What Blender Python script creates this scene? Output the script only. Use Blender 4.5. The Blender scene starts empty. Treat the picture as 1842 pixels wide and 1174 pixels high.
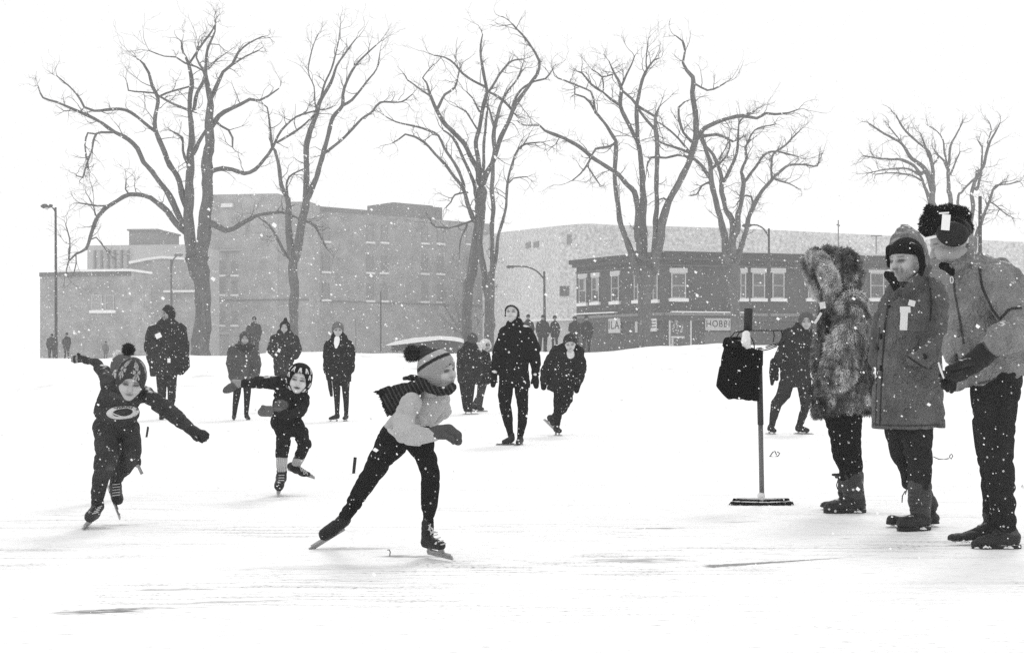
import bpy, math, random
import numpy as np
from mathutils import Vector, noise as mnoise
from mathutils.bvhtree import BVHTree

# ------------------------------------------------------------------ camera
FPX, CX, HY = 2600.0, 921.0, 647.0          # focal length, image centre and horizon in photo pixels
sc = bpy.context.scene
col = sc.collection
cam = bpy.data.objects.new("camera", bpy.data.cameras.new("camera"))
col.objects.link(cam)
cam.location = (0, 0, 1.0)
cam.rotation_euler = (math.radians(90), 0, 0)
cam.data.lens = 36.0 * FPX / 1842.0
cam.data.sensor_width = 36.0
cam.data.shift_y = (HY - 587.0) / 1842.0
cam.data.clip_end = 4000
sc.camera = cam
# ------------------------------------------------------------------ sky, sun, exposure
SUN_EL, SUN_AZ = 48, 20
w = bpy.data.worlds.new("World"); sc.world = w; w.use_nodes = True
nt = w.node_tree; nt.nodes.clear()
sky = nt.nodes.new("ShaderNodeTexSky"); sky.sky_type = 'NISHITA'; sky.sun_disc = False
sky.sun_elevation = math.radians(SUN_EL); sky.sun_rotation = math.radians(SUN_AZ)
bw = nt.nodes.new("ShaderNodeRGBToBW")
mx = nt.nodes.new("ShaderNodeMix"); mx.data_type = 'FLOAT'; mx.inputs[0].default_value = 0.93
mx.inputs[3].default_value = 10.65                     # even white overcast over the clear sky
bg = nt.nodes.new("ShaderNodeBackground"); bg.inputs[1].default_value = 0.1
out = nt.nodes.new("ShaderNodeOutputWorld")
nt.links.new(sky.outputs[0], bw.inputs[0]); nt.links.new(bw.outputs[0], mx.inputs[2])
nt.links.new(mx.outputs[0], bg.inputs[0]); nt.links.new(bg.outputs[0], out.inputs[0])
sl = bpy.data.lights.new("sun", 'SUN'); sl.energy = 0.95; sl.angle = math.radians(14); sl.color = (1, .995, .985)
so = bpy.data.objects.new("sun", sl); col.objects.link(so)
az = math.radians(SUN_AZ); el = math.radians(SUN_EL)
sd = Vector((math.sin(az) * math.cos(el), math.cos(az) * math.cos(el), math.sin(el)))   # towards the sun: behind the scene
so.rotation_euler = sd.to_track_quat('Z', 'Y').to_euler()
sc.view_settings.view_transform = 'Standard'; sc.view_settings.look = 'None'
sc.view_settings.exposure = 0.0; sc.view_settings.gamma = 1.0
sc.render.engine = 'CYCLES'
sc.cycles.max_bounces = 8; sc.cycles.diffuse_bounces = 3; sc.cycles.volume_bounces = 3
sc.cycles.volume_max_steps = 64; sc.cycles.use_denoising = False

random.seed(7); rng = np.random.default_rng(11)

# ------------------------------------------------------------------ helpers
def P(px, py, Y):
    return np.array([(px - CX) / FPX * Y, Y, 1.0 + (HY - py) / FPX * Y])

def tagp(o, label=None, cat=None, group=None, kind=None):
    for k, v in (('label', label), ('category', cat), ('group', group), ('kind', kind)):
        if v: o[k] = v
    return o

def empty(name, loc):
    o = bpy.data.objects.new(name, None); col.objects.link(o); o.location = loc
    o.empty_display_size = .1
    return o

def wloc(o):
    v = np.zeros(3)
    while o is not None:
        v += np.array(o.location); o = o.parent
    return v

def link_mesh(name, verts, faces, mat, parent=None, loc=None, smooth=False, tone=None, uniform=0):
    """verts Nx3 in world space; mesh placed in the parent's frame. uniform=3/4: faces is an array"""
    me = bpy.data.meshes.new(name)
    verts = np.asarray(verts, dtype=np.float32)
    if parent is not None: base = wloc(parent)
    elif loc is not None: base = np.array(loc, dtype=float)
    else: base = np.zeros(3)
    vl = (verts - base.astype(np.float32))
    if uniform:
        f = np.asarray(faces, dtype=np.int32)
        me.vertices.add(len(vl)); me.vertices.foreach_set('co', vl.ravel())
        me.loops.add(f.size); me.loops.foreach_set('vertex_index', f.ravel())
        me.polygons.add(len(f))
        me.polygons.foreach_set('loop_start', np.arange(0, f.size, uniform, dtype=np.int32))
        me.update(calc_edges=True)
    else:
        me.from_pydata(vl.tolist(), [], [list(map(int, f)) for f in faces]); me.update()
    if smooth:
        me.polygons.foreach_set('use_smooth', np.ones(len(me.polygons), dtype=bool))
    if tone is not None:
        a = me.attributes.new('tone', 'FLOAT', 'POINT')
        a.data.foreach_set('value', np.broadcast_to(np.asarray(tone, dtype=np.float32), (len(vl),)).copy())
    if mat: me.materials.append(mat)
    o = bpy.data.objects.new(name, me); col.objects.link(o)
    if parent is not None: o.parent = parent
    elif loc is not None: o.location = loc
    return o

class MB:
    """collects boxes, bars, tubes and loose polygons into one mesh"""
    def __init__(s): s.v = []; s.f = []; s.t = []; s.n = 0
    def add(s, v, f, tone=0.2):
        v = np.asarray(v, float); s.v.append(v); s.f += [tuple(int(i) + s.n for i in q) for q in f]
        s.t.append(np.full(len(v), tone)); s.n += len(v); return s
    def hexa(s, c, tone=.2):
        return s.add(c, [(0, 3, 2, 1), (4, 5, 6, 7), (0, 1, 5, 4), (1, 2, 6, 5), (2, 3, 7, 6), (3, 0, 4, 7)], tone)
    def box(s, x0, x1, y0, y1, z0, z1, tone=.2):
        return s.hexa([(x0, y0, z0), (x1, y0, z0), (x1, y1, z0), (x0, y1, z0), (x0, y0, z1), (x1, y0, z1), (x1, y1, z1), (x0, y1, z1)], tone)
    def bar(s, a, b, w, h, up=(0, 0, 1), tone=.2):
        a = np.asarray(a, float); b = np.asarray(b, float); d = b - a; d /= np.linalg.norm(d) + 1e-9
        u = np.asarray(up, float); sd_ = np.cross(d, u)
        if np.linalg.norm(sd_) < 1e-4: sd_ = np.cross(d, (1, 0, 0))
        sd_ /= np.linalg.norm(sd_); u = np.cross(sd_, d)
        o = [(-w / 2, -h / 2), (w / 2, -h / 2), (w / 2, h / 2), (-w / 2, h / 2)]
        return s.hexa([a + sd_ * i + u * j for i, j in o] + [b + sd_ * i + u * j for i, j in o], tone)
    def tube(s, pts, rad, n=8, tone=.2, cap=True):
        pts = np.asarray(pts, float); m = len(pts); rad = np.broadcast_to(rad, (m,))
        T = np.gradient(pts, axis=0); T /= np.linalg.norm(T, axis=1)[:, None] + 1e-9
        ref = np.array([0, 1., 0]) if abs(T[0][1]) < .9 else np.array([1., 0, 0])
        vs = []; nrm = ref - T[0] * ref.dot(T[0])
        for i in range(m):
            nrm = nrm - T[i] * nrm.dot(T[i]); nrm /= np.linalg.norm(nrm) + 1e-9
            b = np.cross(T[i], nrm); an = np.arange(n) * 2 * math.pi / n
            vs.append(pts[i] + rad[i] * (np.cos(an)[:, None] * nrm + np.sin(an)[:, None] * b))
        f = [(i * n + j, i * n + (j + 1) % n, (i + 1) * n + (j + 1) % n, (i + 1) * n + j) for i in range(m - 1) for j in range(n)]
        if cap: f += [tuple(range(n - 1, -1, -1)), tuple((m - 1) * n + j for j in range(n))]
        return s.add(np.concatenate(vs), f, tone)
    def build(s, name, mat, parent=None, loc=None, smooth=False):
        return link_mesh(name, np.concatenate(s.v), s.f, mat, parent, loc, smooth, np.concatenate(s.t))

# ------------------------------------------------------------------ materials (all neutral grey: a black-and-white place)
def newmat(name):
    m = bpy.data.materials.new(name); m.use_nodes = True; n = m.node_tree
    return m, n, n.nodes["Principled BSDF"]
def N(n, t, **k):
    x = n.nodes.new(t)
    for a, b in k.items():
        if a.startswith('i_'):
            key = a[2:]; x.inputs[int(key) if key.isdigit() else key].default_value = b
        else: setattr(x, a, b)
    return x
def mathn(n, op, a, b=None, clamp=False):
    x = N(n, "ShaderNodeMath", operation=op); x.use_clamp = clamp
    for i, v in enumerate((a, b)):
        if v is None: continue
        if hasattr(v, 'is_linked') or hasattr(v, 'links'): n.links.new(v, x.inputs[i])
        else: x.inputs[i].default_value = v
    return x.outputs[0]
def mixf(n, fac, a, b):
    x = N(n, "ShaderNodeMix", data_type='FLOAT')
    for i, v in ((0, fac), (2, a), (3, b)):
        if hasattr(v, 'links'): n.links.new(v, x.inputs[i])
        else: x.inputs[i].default_value = v
    return x.outputs[0]
def smooth_step(n, v, lo, hi, to0=0., to1=1.):
    x = N(n, "ShaderNodeMapRange"); x.interpolation_type = 'SMOOTHSTEP'; x.clamp = True
    n.links.new(v, x.inputs[0])
    for i, q in zip((1, 2, 3, 4), (lo, hi, to0, to1)): x.inputs[i].default_value = q
    return x.outputs[0]
def surf(name, rough=.85, var=.25, vscale=14, fine=120, bump=.3, bdist=.004, spec=.25, specks=0., speck_scale=26,
         topsnow=0., top_scale=9, flat=None, metal=0., coat_weave=False, stretch=None, sheen=0.):
    m, n, b = newmat(name)
    tc = N(n, "ShaderNodeTexCoord"); geo = N(n, "ShaderNodeNewGeometry")
    vec = tc.outputs['Object']
    if stretch:
        mp = N(n, "ShaderNodeMapping"); n.links.new(vec, mp.inputs[0]); mp.inputs[3].default_value = stretch; vec2 = mp.outputs[0]
    else: vec2 = vec
    if flat is None:
        at = N(n, "ShaderNodeAttribute"); at.attribute_name = 'tone'; base = at.outputs['Fac']
    else:
        v_ = N(n, "ShaderNodeValue"); v_.outputs[0].default_value = flat; base = v_.outputs[0]
    nz = N(n, "ShaderNodeTexNoise"); n.links.new(vec2, nz.inputs[0]); nz.inputs['Scale'].default_value = vscale; nz.inputs['Detail'].default_value = 4
    f2 = N(n, "ShaderNodeTexNoise"); n.links.new(vec2, f2.inputs[0]); f2.inputs['Scale'].default_value = fine; f2.inputs['Detail'].default_value = 2
    k = mathn(n, 'ADD', mathn(n, 'MULTIPLY', nz.outputs[0], 2 * var), 1 - var)
    k = mathn(n, 'MULTIPLY', k, mathn(n, 'ADD', mathn(n, 'MULTIPLY', f2.outputs[0], var), 1 - var / 2))
    c = mathn(n, 'MULTIPLY', base, k)
    if specks > 0:
        wv = N(n, "ShaderNodeTexVoronoi"); n.links.new(vec, wv.inputs[0]); wv.inputs['Scale'].default_value = speck_scale
        rnd = N(n, "ShaderNodeSeparateColor"); n.links.new(wv.outputs['Color'], rnd.inputs[0])
        th = mathn(n, 'MULTIPLY', mathn(n, 'SUBTRACT', rnd.outputs[0], 1 - specks), .26 / specks)
        c = mixf(n, mathn(n, 'MULTIPLY', smooth_step(n, mathn(n, 'SUBTRACT', th, wv.outputs['Distance']), 0, .03), .8), c, .8)
    if topsnow > 0:
        sp = N(n, "ShaderNodeSeparateXYZ"); n.links.new(geo.outputs['Normal'], sp.inputs[0])
        tn = N(n, "ShaderNodeTexNoise"); n.links.new(vec, tn.inputs[0]); tn.inputs['Scale'].default_value = top_scale; tn.inputs['Detail'].default_value = 5
        v = mathn(n, 'ADD', sp.outputs[2], mathn(n, 'MULTIPLY', mathn(n, 'SUBTRACT', tn.outputs[0], .5), 2.2))
        c = mixf(n, smooth_step(n, v, 1.15 - topsnow, 1.35 - topsnow), c, .8)
    cb = N(n, "ShaderNodeCombineColor")
    for i in range(3): n.links.new(c, cb.inputs[i])
    n.links.new(cb.outputs[0], b.inputs['Base Color'])
    b.inputs['Roughness'].default_value = rough; b.inputs['Specular IOR Level'].default_value = spec; b.inputs['Metallic'].default_value = metal
    if sheen: b.inputs['Sheen Weight'].default_value = sheen
    if bump > 0:
        hgt = f2.outputs[0]
        hgt = mathn(n, 'ADD', mathn(n, 'MULTIPLY', nz.outputs[0], 2.0), hgt)
        if coat_weave:
            wa = N(n, "ShaderNodeTexWave"); n.links.new(vec, wa.inputs[0]); wa.bands_direction = 'Z'; wa.inputs['Scale'].default_value = 38; wa.inputs['Distortion'].default_value = 1.5
            hgt = mathn(n, 'ADD', hgt, mathn(n, 'MULTIPLY', wa.outputs[1], .8))
        bp = N(n, "ShaderNodeBump"); bp.inputs['Strength'].default_value = bump; bp.inputs['Distance'].default_value = bdist
        n.links.new(hgt, bp.inputs['Height']); n.links.new(bp.outputs[0], b.inputs['Normal'])
    return m

M = dict(
    cloth=surf('wool_cloth', specks=.5, speck_scale=38, topsnow=.18, bump=.9, bdist=.03, vscale=13, fine=80, var=.6, spec=.06),
    clothfar=surf('wool_cloth_far', specks=.5, speck_scale=17, topsnow=.2, bump=.8, bdist=.03, vscale=9, fine=60, var=.55, spec=.06),
    canvas=surf('parka_canvas', specks=.3, speck_scale=34, topsnow=.22, top_scale=45, bump=.9, bdist=.03, vscale=12, fine=70, var=.55, spec=.15, rough=.7),
    knit=surf('knit', specks=.2, spec=.06, bump=.6, bdist=.006, coat_weave=True, var=.22),
    fur=surf('fur', spec=.05, var=.35, vscale=22, fine=90, bump=.5, bdist=.01, rough=.8),
    skin=surf('skin', rough=.55, var=.06, vscale=20, bump=.15, bdist=.002, spec=.4),
    leather=surf('leather', rough=.5, spec=.25, var=.4, vscale=25, bump=.8, bdist=.012, specks=.25, topsnow=.12),
    metal=surf('steel', rough=.35, spec=.6, metal=.6, var=.3, bump=0),
    paint=surf('paint', rough=.6, var=.12, bump=0),
    wood=surf('wood', rough=.7, var=.35, bump=.2, stretch=(8, 8, .6)),
    bark=surf('bark', rough=.95, var=.6, vscale=2.6, fine=14, bump=1.0, bdist=.15, topsnow=.12, top_scale=2.2, stretch=(1, 1, .35), spec=.05),
    paper=surf('paper', rough=.9, var=.05, bump=0, flat=.85),
    glass=surf('window_glass', rough=.12, spec=.7, var=.2, vscale=.8, fine=3, bump=0),
    wall=surf('plain_wall', rough=.9, var=.16, vscale=.35, fine=4, bump=.15, bdist=.02),
    snowtop=surf('snow_cap', rough=.9, var=.03, bump=.3, bdist=.02, flat=.82),
    bag=surf('bag_cloth', specks=.4, speck_scale=20, bump=.5, bdist=.02, var=.4, spec=.06),
)
# ------------------------------------------------------------------ distance-field modelling (bodies and clothes as one smooth surface each)
_lat = rng.random((24, 24, 24)).astype(np.float32)
def vnoise(p, freq):
    q = p * np.asarray(freq, np.float32); i = np.floor(q).astype(np.int32); f = (q - i).astype(np.float32); f = f * f * (3 - 2 * f)
    r = 0
    for dx in (0, 1):
        wx = f[:, 0] if dx else 1 - f[:, 0]
        for dy in (0, 1):
            wy = f[:, 1] if dy else 1 - f[:, 1]
            for dz in (0, 1):
                wz = f[:, 2] if dz else 1 - f[:, 2]
                r = r + wx * wy * wz * _lat[(i[:, 0] + dx) % 24, (i[:, 1] + dy) % 24, (i[:, 2] + dz) % 24]
    return r - .5

def op_bounds(op):
    if op[0] == 'chain':
        p = np.array(op[1]); r = np.array(op[2])
        return (p - r[:, None]).min(0), (p + r[:, None]).max(0)
    if op[0] == 'ell':
        r = max(op[2]); return op[1] - r, op[1] + r
    return None

def sdf_mesh(ops, h, disp=None):
    """ops: list of (kind, ...) applied in order. Returns verts, quads"""
    bs = [op_bounds(o) for o in ops if o[0] in ('chain', 'ell') and o[-1] == 'u']
    lo = np.min([b[0] for b in bs], 0) - 4 * h; hi = np.max([b[1] for b in bs], 0) + 4 * h
    n = np.ceil((hi - lo) / h).astype(int) + 1
    ax = [(lo[i] + h * np.arange(n[i])).astype(np.float32) for i in range(3)]
    F = np.full(n, 9.0, np.float32)
    for op in ops:
        if op[0] == 'cut':                                   # keep the side where (p-c).n < 0
            _, c, nn = op
            d = (ax[0] - c[0])[:, None, None] * nn[0] + (ax[1] - c[1])[None, :, None] * nn[1] + (ax[2] - c[2])[None, None, :] * nn[2]
            F = np.maximum(F, d); continue
        k = op[-2]; mode = op[-1]
        b = op_bounds(op); mg = k + 3 * h
        a0 = np.maximum(np.floor((b[0] - mg - lo) / h).astype(int), 0); a1 = np.minimum(np.ceil((b[1] + mg - lo) / h).astype(int) + 1, n)
        if (a1 <= a0).any(): continue
        X = ax[0][a0[0]:a1[0]][:, None, None]; Y = ax[1][a0[1]:a1[1]][None, :, None]; Z = ax[2][a0[2]:a1[2]][None, None, :]
        if op[0] == 'chain':
            pts, rad, fl = op[1], op[2], op[3]; D = None
            segs = range(max(1, len(pts) - 1))
            for s in segs:
                a = pts[s]; c = pts[min(s + 1, len(pts) - 1)]; r0 = rad[s]; r1 = rad[min(s + 1, len(pts) - 1)]
                ay, cy = a[1] / fl, c[1] / fl; Yq = Y / fl
                dx, dy, dz = c[0] - a[0], cy - ay, c[2] - a[2]; L = dx * dx + dy * dy + dz * dz + 1e-9
                t = np.clip(((X - a[0]) * dx + (Yq - ay) * dy + (Z - a[2]) * dz) / L, 0, 1)
                d = np.sqrt((X - a[0] - t * dx) ** 2 + (Yq - ay - t * dy) ** 2 + (Z - a[2] - t * dz) ** 2) - (r0 + (r1 - r0) * t)
                if fl < 1: d = d * (0.5 + fl / 2)
                D = d if D is None else np.minimum(D, d)
        else:
            c, rr, R = op[1], op[2], op[3]
            dx, dy, dz = X - c[0], Y - c[1], Z - c[2]
            q = [(R[i][0] * dx + R[i][1] * dy + R[i][2] * dz) / rr[i] for i in range(3)]
            k0 = np.sqrt(q[0] ** 2 + q[1] ** 2 + q[2] ** 2)
            k1 = np.sqrt((q[0] / rr[0]) ** 2 + (q[1] / rr[1]) ** 2 + (q[2] / rr[2]) ** 2)
            D = k0 * (k0 - 1) / (k1 + 1e-6)
        S = F[a0[0]:a1[0], a0[1]:a1[1], a0[2]:a1[2]]
        if mode == 'u':
            if k > 0:
                e = np.clip(.5 + .5 * (S - D) / k, 0, 1); S[...] = S * (1 - e) + D * e - k * e * (1 - e)
            else: np.minimum(S, D, out=S)
        else:
            if k > 0:
                e = np.clip(.5 - .5 * (S + D) / k, 0, 1); S[...] = S * (1 - e) - D * e + k * e * (1 - e)
            else: np.maximum(S, -D, out=S)
    if disp is not None:
        m = np.abs(F) < 5 * h + .02; ix = np.nonzero(m)
        p = np.stack([ax[i][ix[i]] for i in range(3)], 1)
        F[m] += disp(p).astype(np.float32)
    # surface nets
    s = F < 0
    c = sum(s[i:n[0] - 1 + i, j:n[1] - 1 + j, k:n[2] - 1 + k].astype(np.int8) for i in (0, 1) for j in (0, 1) for k in (0, 1))
    act = (c > 0) & (c < 8); ci = np.nonzero(act); m = len(ci[0])
    idx = np.full(act.shape, -1, np.int32); idx[ci] = np.arange(m)
    V = np.zeros((m, 3)); cnt = np.zeros(m)
    cor = [(i, j, k) for i in (0, 1) for j in (0, 1) for k in (0, 1)]
    val = {q: F[ci[0] + q[0], ci[1] + q[1], ci[2] + q[2]] for q in cor}
    for q in cor:
        for axi in range(3):
            if q[axi]: continue
            r = list(q); r[axi] = 1; r = tuple(r)
            fa, fb = val[q], val[r]; cr = (fa < 0) != (fb < 0)
            t = np.where(cr, fa / np.where(cr, fa - fb, 1), 0)
            for a in range(3):
                V[:, a] += np.where(cr, q[a] + (t if a == axi else 0), 0)
            cnt += cr
    V /= cnt[:, None]
    V = lo + h * (V + np.stack(ci, 1))
    Q = []
    for a in range(3):
        b_, c_ = (a + 1) % 3, (a + 2) % 3
        sl0 = [slice(None)] * 3; sl1 = [slice(None)] * 3
        sl0[a] = slice(0, -1); sl1[a] = slice(1, None)
        for u in (b_, c_): sl0[u] = slice(1, -1); sl1[u] = slice(1, -1)
        s0 = s[tuple(sl0)]; s1 = s[tuple(sl1)]
        for flip in (False, True):
            e = np.nonzero((s0 & ~s1) if not flip else (~s0 & s1)); e = [x.copy() for x in e]
            for u in (b_, c_): e[u] += 1
            def cell(db, dc):
                g = [x.copy() for x in e]; g[b_] -= db; g[c_] -= dc; return idx[tuple(g)]
            q = [cell(1, 1), cell(0, 1), cell(0, 0), cell(1, 0)]
            if flip: q = q[::-1]
            Q.append(np.stack(q, 1))
    Q = np.concatenate(Q); Q = Q[(Q >= 0).all(1)]
    return V, Q

def vnormals(V, Q):
    a = np.cross(V[Q[:, 2]] - V[Q[:, 0]], V[Q[:, 3]] - V[Q[:, 1]])
    nn = np.zeros_like(V)
    for i in range(4): np.add.at(nn, Q[:, i], a)
    return nn / (np.linalg.norm(nn, axis=1)[:, None] + 1e-9)

def fold_disp(amp, freq=(11, 11, 16), ridge=True, amp2=None):
    def f(p):
        a = vnoise(p, freq); b = vnoise(p + 3.3, np.array(freq) * 2.1)
        if ridge:
            r = -(1 - np.clip(np.abs(a) * 5, 0, 1)) ** 1.5 + .35 + a; b2 = -(1 - np.clip(np.abs(b) * 5, 0, 1)) ** 1.5 + .35
            return -amp * (.62 * r) - (amp2 if amp2 is not None else amp * .38) * b2
        return amp * a * 2 + (amp2 if amp2 is not None else amp * .45) * b * 2
    return f
def strands(name, V, NN, n, length, mat, parent, tonef, dirv=(0, 0, -1), droop=.6, spread=.5, width=.0035, seed=1):
    """short tapered hairs standing on a surface"""
    r = np.random.default_rng(seed); i = r.integers(0, len(V), n)
    p = V[i] + r.normal(0, .003, (n, 3)); d = NN[i] * (1 - droop) + np.array(dirv) * droop + r.normal(0, spread * .5, (n, 3))
    out_ = (d * NN[i]).sum(1); d += NN[i] * np.maximum(0, .25 - out_)[:, None]
    d /= np.linalg.norm(d, axis=1)[:, None] + 1e-9
    L = length * r.uniform(.55, 1.2, n)
    s = np.cross(d, r.normal(0, 1, (n, 3))); s /= np.linalg.norm(s, axis=1)[:, None] + 1e-9
    s2 = np.cross(d, s); a = p - NN[i] * .004
    v = np.stack([a + s * width / 2, a - s * width / 4 + s2 * width * .4, a - s * width / 4 - s2 * width * .4, a + d * L[:, None]], 1).reshape(-1, 3)
    b = np.arange(n)[:, None] * 4
    f = np.concatenate([b + [0, 1, 3], b + [1, 2, 3], b + [2, 0, 3]])
    t = np.repeat(tonef(p, i, r), 4)
    return link_mesh(name, v, f, mat, parent, smooth=False, tone=t, uniform=3)

def rotm(yaw=0, pitch=0, roll=0):
    """rows: image-right, face-forward, up. yaw + turns the face to image right, pitch + looks down, roll + tips the top to the right"""
    y, p, r = map(math.radians, (yaw, pitch, roll))
    f = np.array([math.sin(y), -math.cos(y), 0.]); rt = np.array([math.cos(y), math.sin(y), 0.]); u = np.array([0, 0, 1.])
    f, u = f * math.cos(p) - u * math.sin(p), u * math.cos(p) + f * math.sin(p)
    # roll about the camera axis (y)
    c, s_ = math.cos(r), math.sin(r)
    Ry = lambda v: np.array([v[0] * c + v[2] * s_, v[1], -v[0] * s_ + v[2] * c])
    return np.array([Ry(rt), Ry(f), Ry(u)])

class Fig:
    def __init__(s, Y, crop, foot, label, group=None, h=.006, name='person', cat='person'):
        s.Y = Y; s.ox, s.oy, s.sc = crop; s.h = h
        f = s.w(foot[0], foot[1], 0)
        s.root = empty(name, (f[0], f[1], f[2])); tagp(s.root, label, cat, group); s.bodyops = []; s.skin = []; s.tonef = None
    def w(s, x, y, d=0): return P(s.ox + x / s.sc, s.oy + y / s.sc, s.Y + d)
    def m(s, r): return r / s.sc * s.Y / FPX
    def C(s, pts, k=14, fl=1.0, mode='u', shift=0):
        return ('chain', [s.w(p[0], p[1], p[2] + shift) for p in pts], [s.m(p[3]) for p in pts], fl, s.m(k), mode)
    def E(s, x, y, d, rx, ry, rz, roll=0, yaw=0, k=14, mode='u'):
        return ('ell', s.w(x, y, d), [s.m(rx), s.m(rz), s.m(ry)], rotm(yaw, 0, roll), s.m(k), mode)
    def cut(s, x0, y0, x1, y1, d=0):
        """drop what lies to the right of the travel direction (x0,y0)->(x1,y1): left-to-right drops what is below"""
        a = s.w(x0, y0, d); b = s.w(x1, y1, d); t = b - a; nn = np.array([t[2], 0, -t[0]]); nn /= np.linalg.norm(nn)
        return ('cut', a, nn)
    def g(s, name, ops, tone=.05, mat='cloth', h=None, disp=None, parent=None, body=True, label=None, shrink=.74):
        V, Q = sdf_mesh(ops, h or s.h, disp)
        t = tone(V) if callable(tone) else np.full(len(V), tone)
        o = link_mesh(name, V, Q, M[mat], parent or s.root, smooth=True, tone=t, uniform=4)
        o['_'] = 1; del o['_']
        if label: o['label'] = label
        if body:
            for qi, q in enumerate(ops):
                if q[0] == 'chain' and q[-1] == 'u':
                    cuts = [c_ for c_ in ops[qi:] if c_[0] == 'cut']
                    kp = [(p_, r_ * shrink) for p_, r_ in zip(q[1], q[2]) if all((np.asarray(p_) - c_[1]).dot(c_[2]) < -r_ * shrink for c_ in cuts)]
                    if len(kp) > 1: s.bodyops.append(('chain', [a_ for a_, _ in kp], [b_ for _, b_ in kp], q[3], q[4], 'u'))
        s.last = (V, Q)
        return o
    def head(s, x, y, d=0, H=.21, yaw=0, pitch=0, roll=0, neck=None, smile=0, brow=.12, fringe=None, ears=True, male=False, tone=.33, hairtone=.06):
        c = s.w(x, y, d); R = rotm(yaw, pitch, roll)
        s.hc, s.hR, s.hH = c, R, H
        L = lambda r, f, u: c + H * (r * R[0] + f * R[1] + u * R[2])
        s.L = L
        e = lambda r, f, u, a, b, cc, k=.05, mode='u': ('ell', L(r, f, u), [a * H, b * H, cc * H], R, k * H, mode)
        ch = lambda pts, k=.04, mode='u': ('chain', [L(*p[:3]) for p in pts], [p[3] * H for p in pts], 1., k * H, mode)
        ops = [e(0, -.05, .10, .34, .42, .385), e(0, .10, -.13, .27, .26, .33, .10), e(0, .235, -.385, .10, .10, .09, .12),
               e(-.16, .22, -.13, .12, .12, .14, .08), e(.16, .22, -.13, .12, .12, .14, .08),
               ch([(-.14, .325, .085, .035), (0, .35, .07, .035), (.14, .325, .085, .035)], .05),
               e(-.135, .42, .02, .075, .10, .055, .03, 's'), e(.135, .42, .02, .075, .10, .055, .03, 's'),
               e(-.135, .285, .015, .065, .065, .055, .005), e(.135, .285, .015, .065, .065, .055, .005),
               ch([(0, .345, .04, .032), (0, .43, -.10, .05), (0, .42, -.13, .055)], .03),
               ch([(-.045, .375, -.135, .035), (.045, .375, -.135, .035)], .02),
               ch([(-.08, .335, -.245 + .03 * smile, .028), (0, .375, -.25, .034), (.08, .335, -.245 + .03 * smile, .028)], .03),
               ch([(-.05, .35, -.295, .03), (.05, .35, -.295, .03)], .03)]
        if smile > .5: ops.append(e(0, .39, -.265, .09, .07, .028, .01, 's'))
        if male: ops += [ch([(0, .36, .05, .04), (0, .47, -.10, .055), (0, .45, -.14, .062)], .03), ch([(-.2, .27, .10, .03), (0, .36, .10, .035), (.2, .27, .10, .03)], .04), ch([(-.2, .12, -.33, .07), (0, .26, -.40, .075), (.2, .12, -.33, .07)], .08)]
        if ears:
            for sg in (-1, 1): ops.append(e(sg * .335, -.03, -.02, .035, .075, .11, .03))
        if neck is not None:
            ops.append(('chain', [L(0, -.08, -.25), s.w(*neck)], [.2 * H, .24 * H], 1., .1 * H, 'u'))
        s.skin += ops; hc = c
        def tf(V):
            q = ((V - hc) @ R.T) / H; r, f, u = q[:, 0], q[:, 1], q[:, 2]
            t = np.full(len(V), tone)
            def el(r0, f0, u0, a, b, cc): return np.exp(-np.maximum(0, ((np.abs(r) - r0) / a) ** 2 + ((f - f0) / b) ** 2 + ((u - u0) / cc) ** 2 - .6) * 1.6)
            t = t * (1 - .82 * el(.135, .33, .010, .095, .12, .040)) * (1 - .7 * el(.14, .36, brow, .095, .12, .022))
            t = t * (1 - .45 * el(0, .37, -.255 + 0, .10, .1, .03)) * (1 - .25 * el(.045, .43, -.15, .03, .06, .02))
            if smile: t = t * (1 - .8 * smile * el(0, .37, -.270, .07 + .05 * smile, .1, .022 + .016 * smile))
            t = t * (1 + .10 * el(.17, .3, -.12, .09, .15, .09))
            if male: t = t * (1 - .45 * el(.0, .47, -.175, .07, .06, .02)) * (1 - .45 * el(.13, .34, -.2, .03, .1, .1)) * (1 - .25 * el(.0, .2, -.36, .3, .3, .12)) * (1 - .3 * el(.14, .36, -.035, .08, .1, .018))  # nose shadow and face creases darkened in the skin tone
            if fringe is not None:
                z = u - fringe + .02 * np.sin(r * 60); a = 1 / (1 + np.exp(-z * 80)); t = t * (1 - a) + hairtone * a
            return t
        s.tonef = tf
        return L
    def HE(s, r, f, u, a, b, c, k=.05, mode='u'):
        return ('ell', s.L(r, f, u), [a * s.hH, b * s.hH, c * s.hH], s.hR, k * s.hH, mode)
    def HCH(s, pts, k=.05, mode='u', fl=1.):
        return ('chain', [s.L(*p[:3]) for p in pts], [p[3] * s.hH for p in pts], fl, k * s.hH, mode)
    def HCUT(s, pt, nrm):
        nn = nrm[0] * s.hR[0] + nrm[1] * s.hR[1] + nrm[2] * s.hR[2]
        return ('cut', s.L(*pt), nn / np.linalg.norm(nn))
    def q(s, V): return ((V - s.hc) @ s.hR.T) / s.hH
    def body(s, h=None):
        ops = s.bodyops + s.skin
        V, Q = sdf_mesh(ops, h or s.h)
        t = np.full(len(V), .12)
        if s.tonef is not None:
            dd = np.linalg.norm(V - s.hc, axis=1); tt = s.tonef(V); t = np.where(dd < .8 * s.hH, tt, t)
        s.bodyobj = link_mesh('body', V, Q, M['skin'], s.root, smooth=True, tone=t, uniform=4)
        return s.bodyobj
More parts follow.
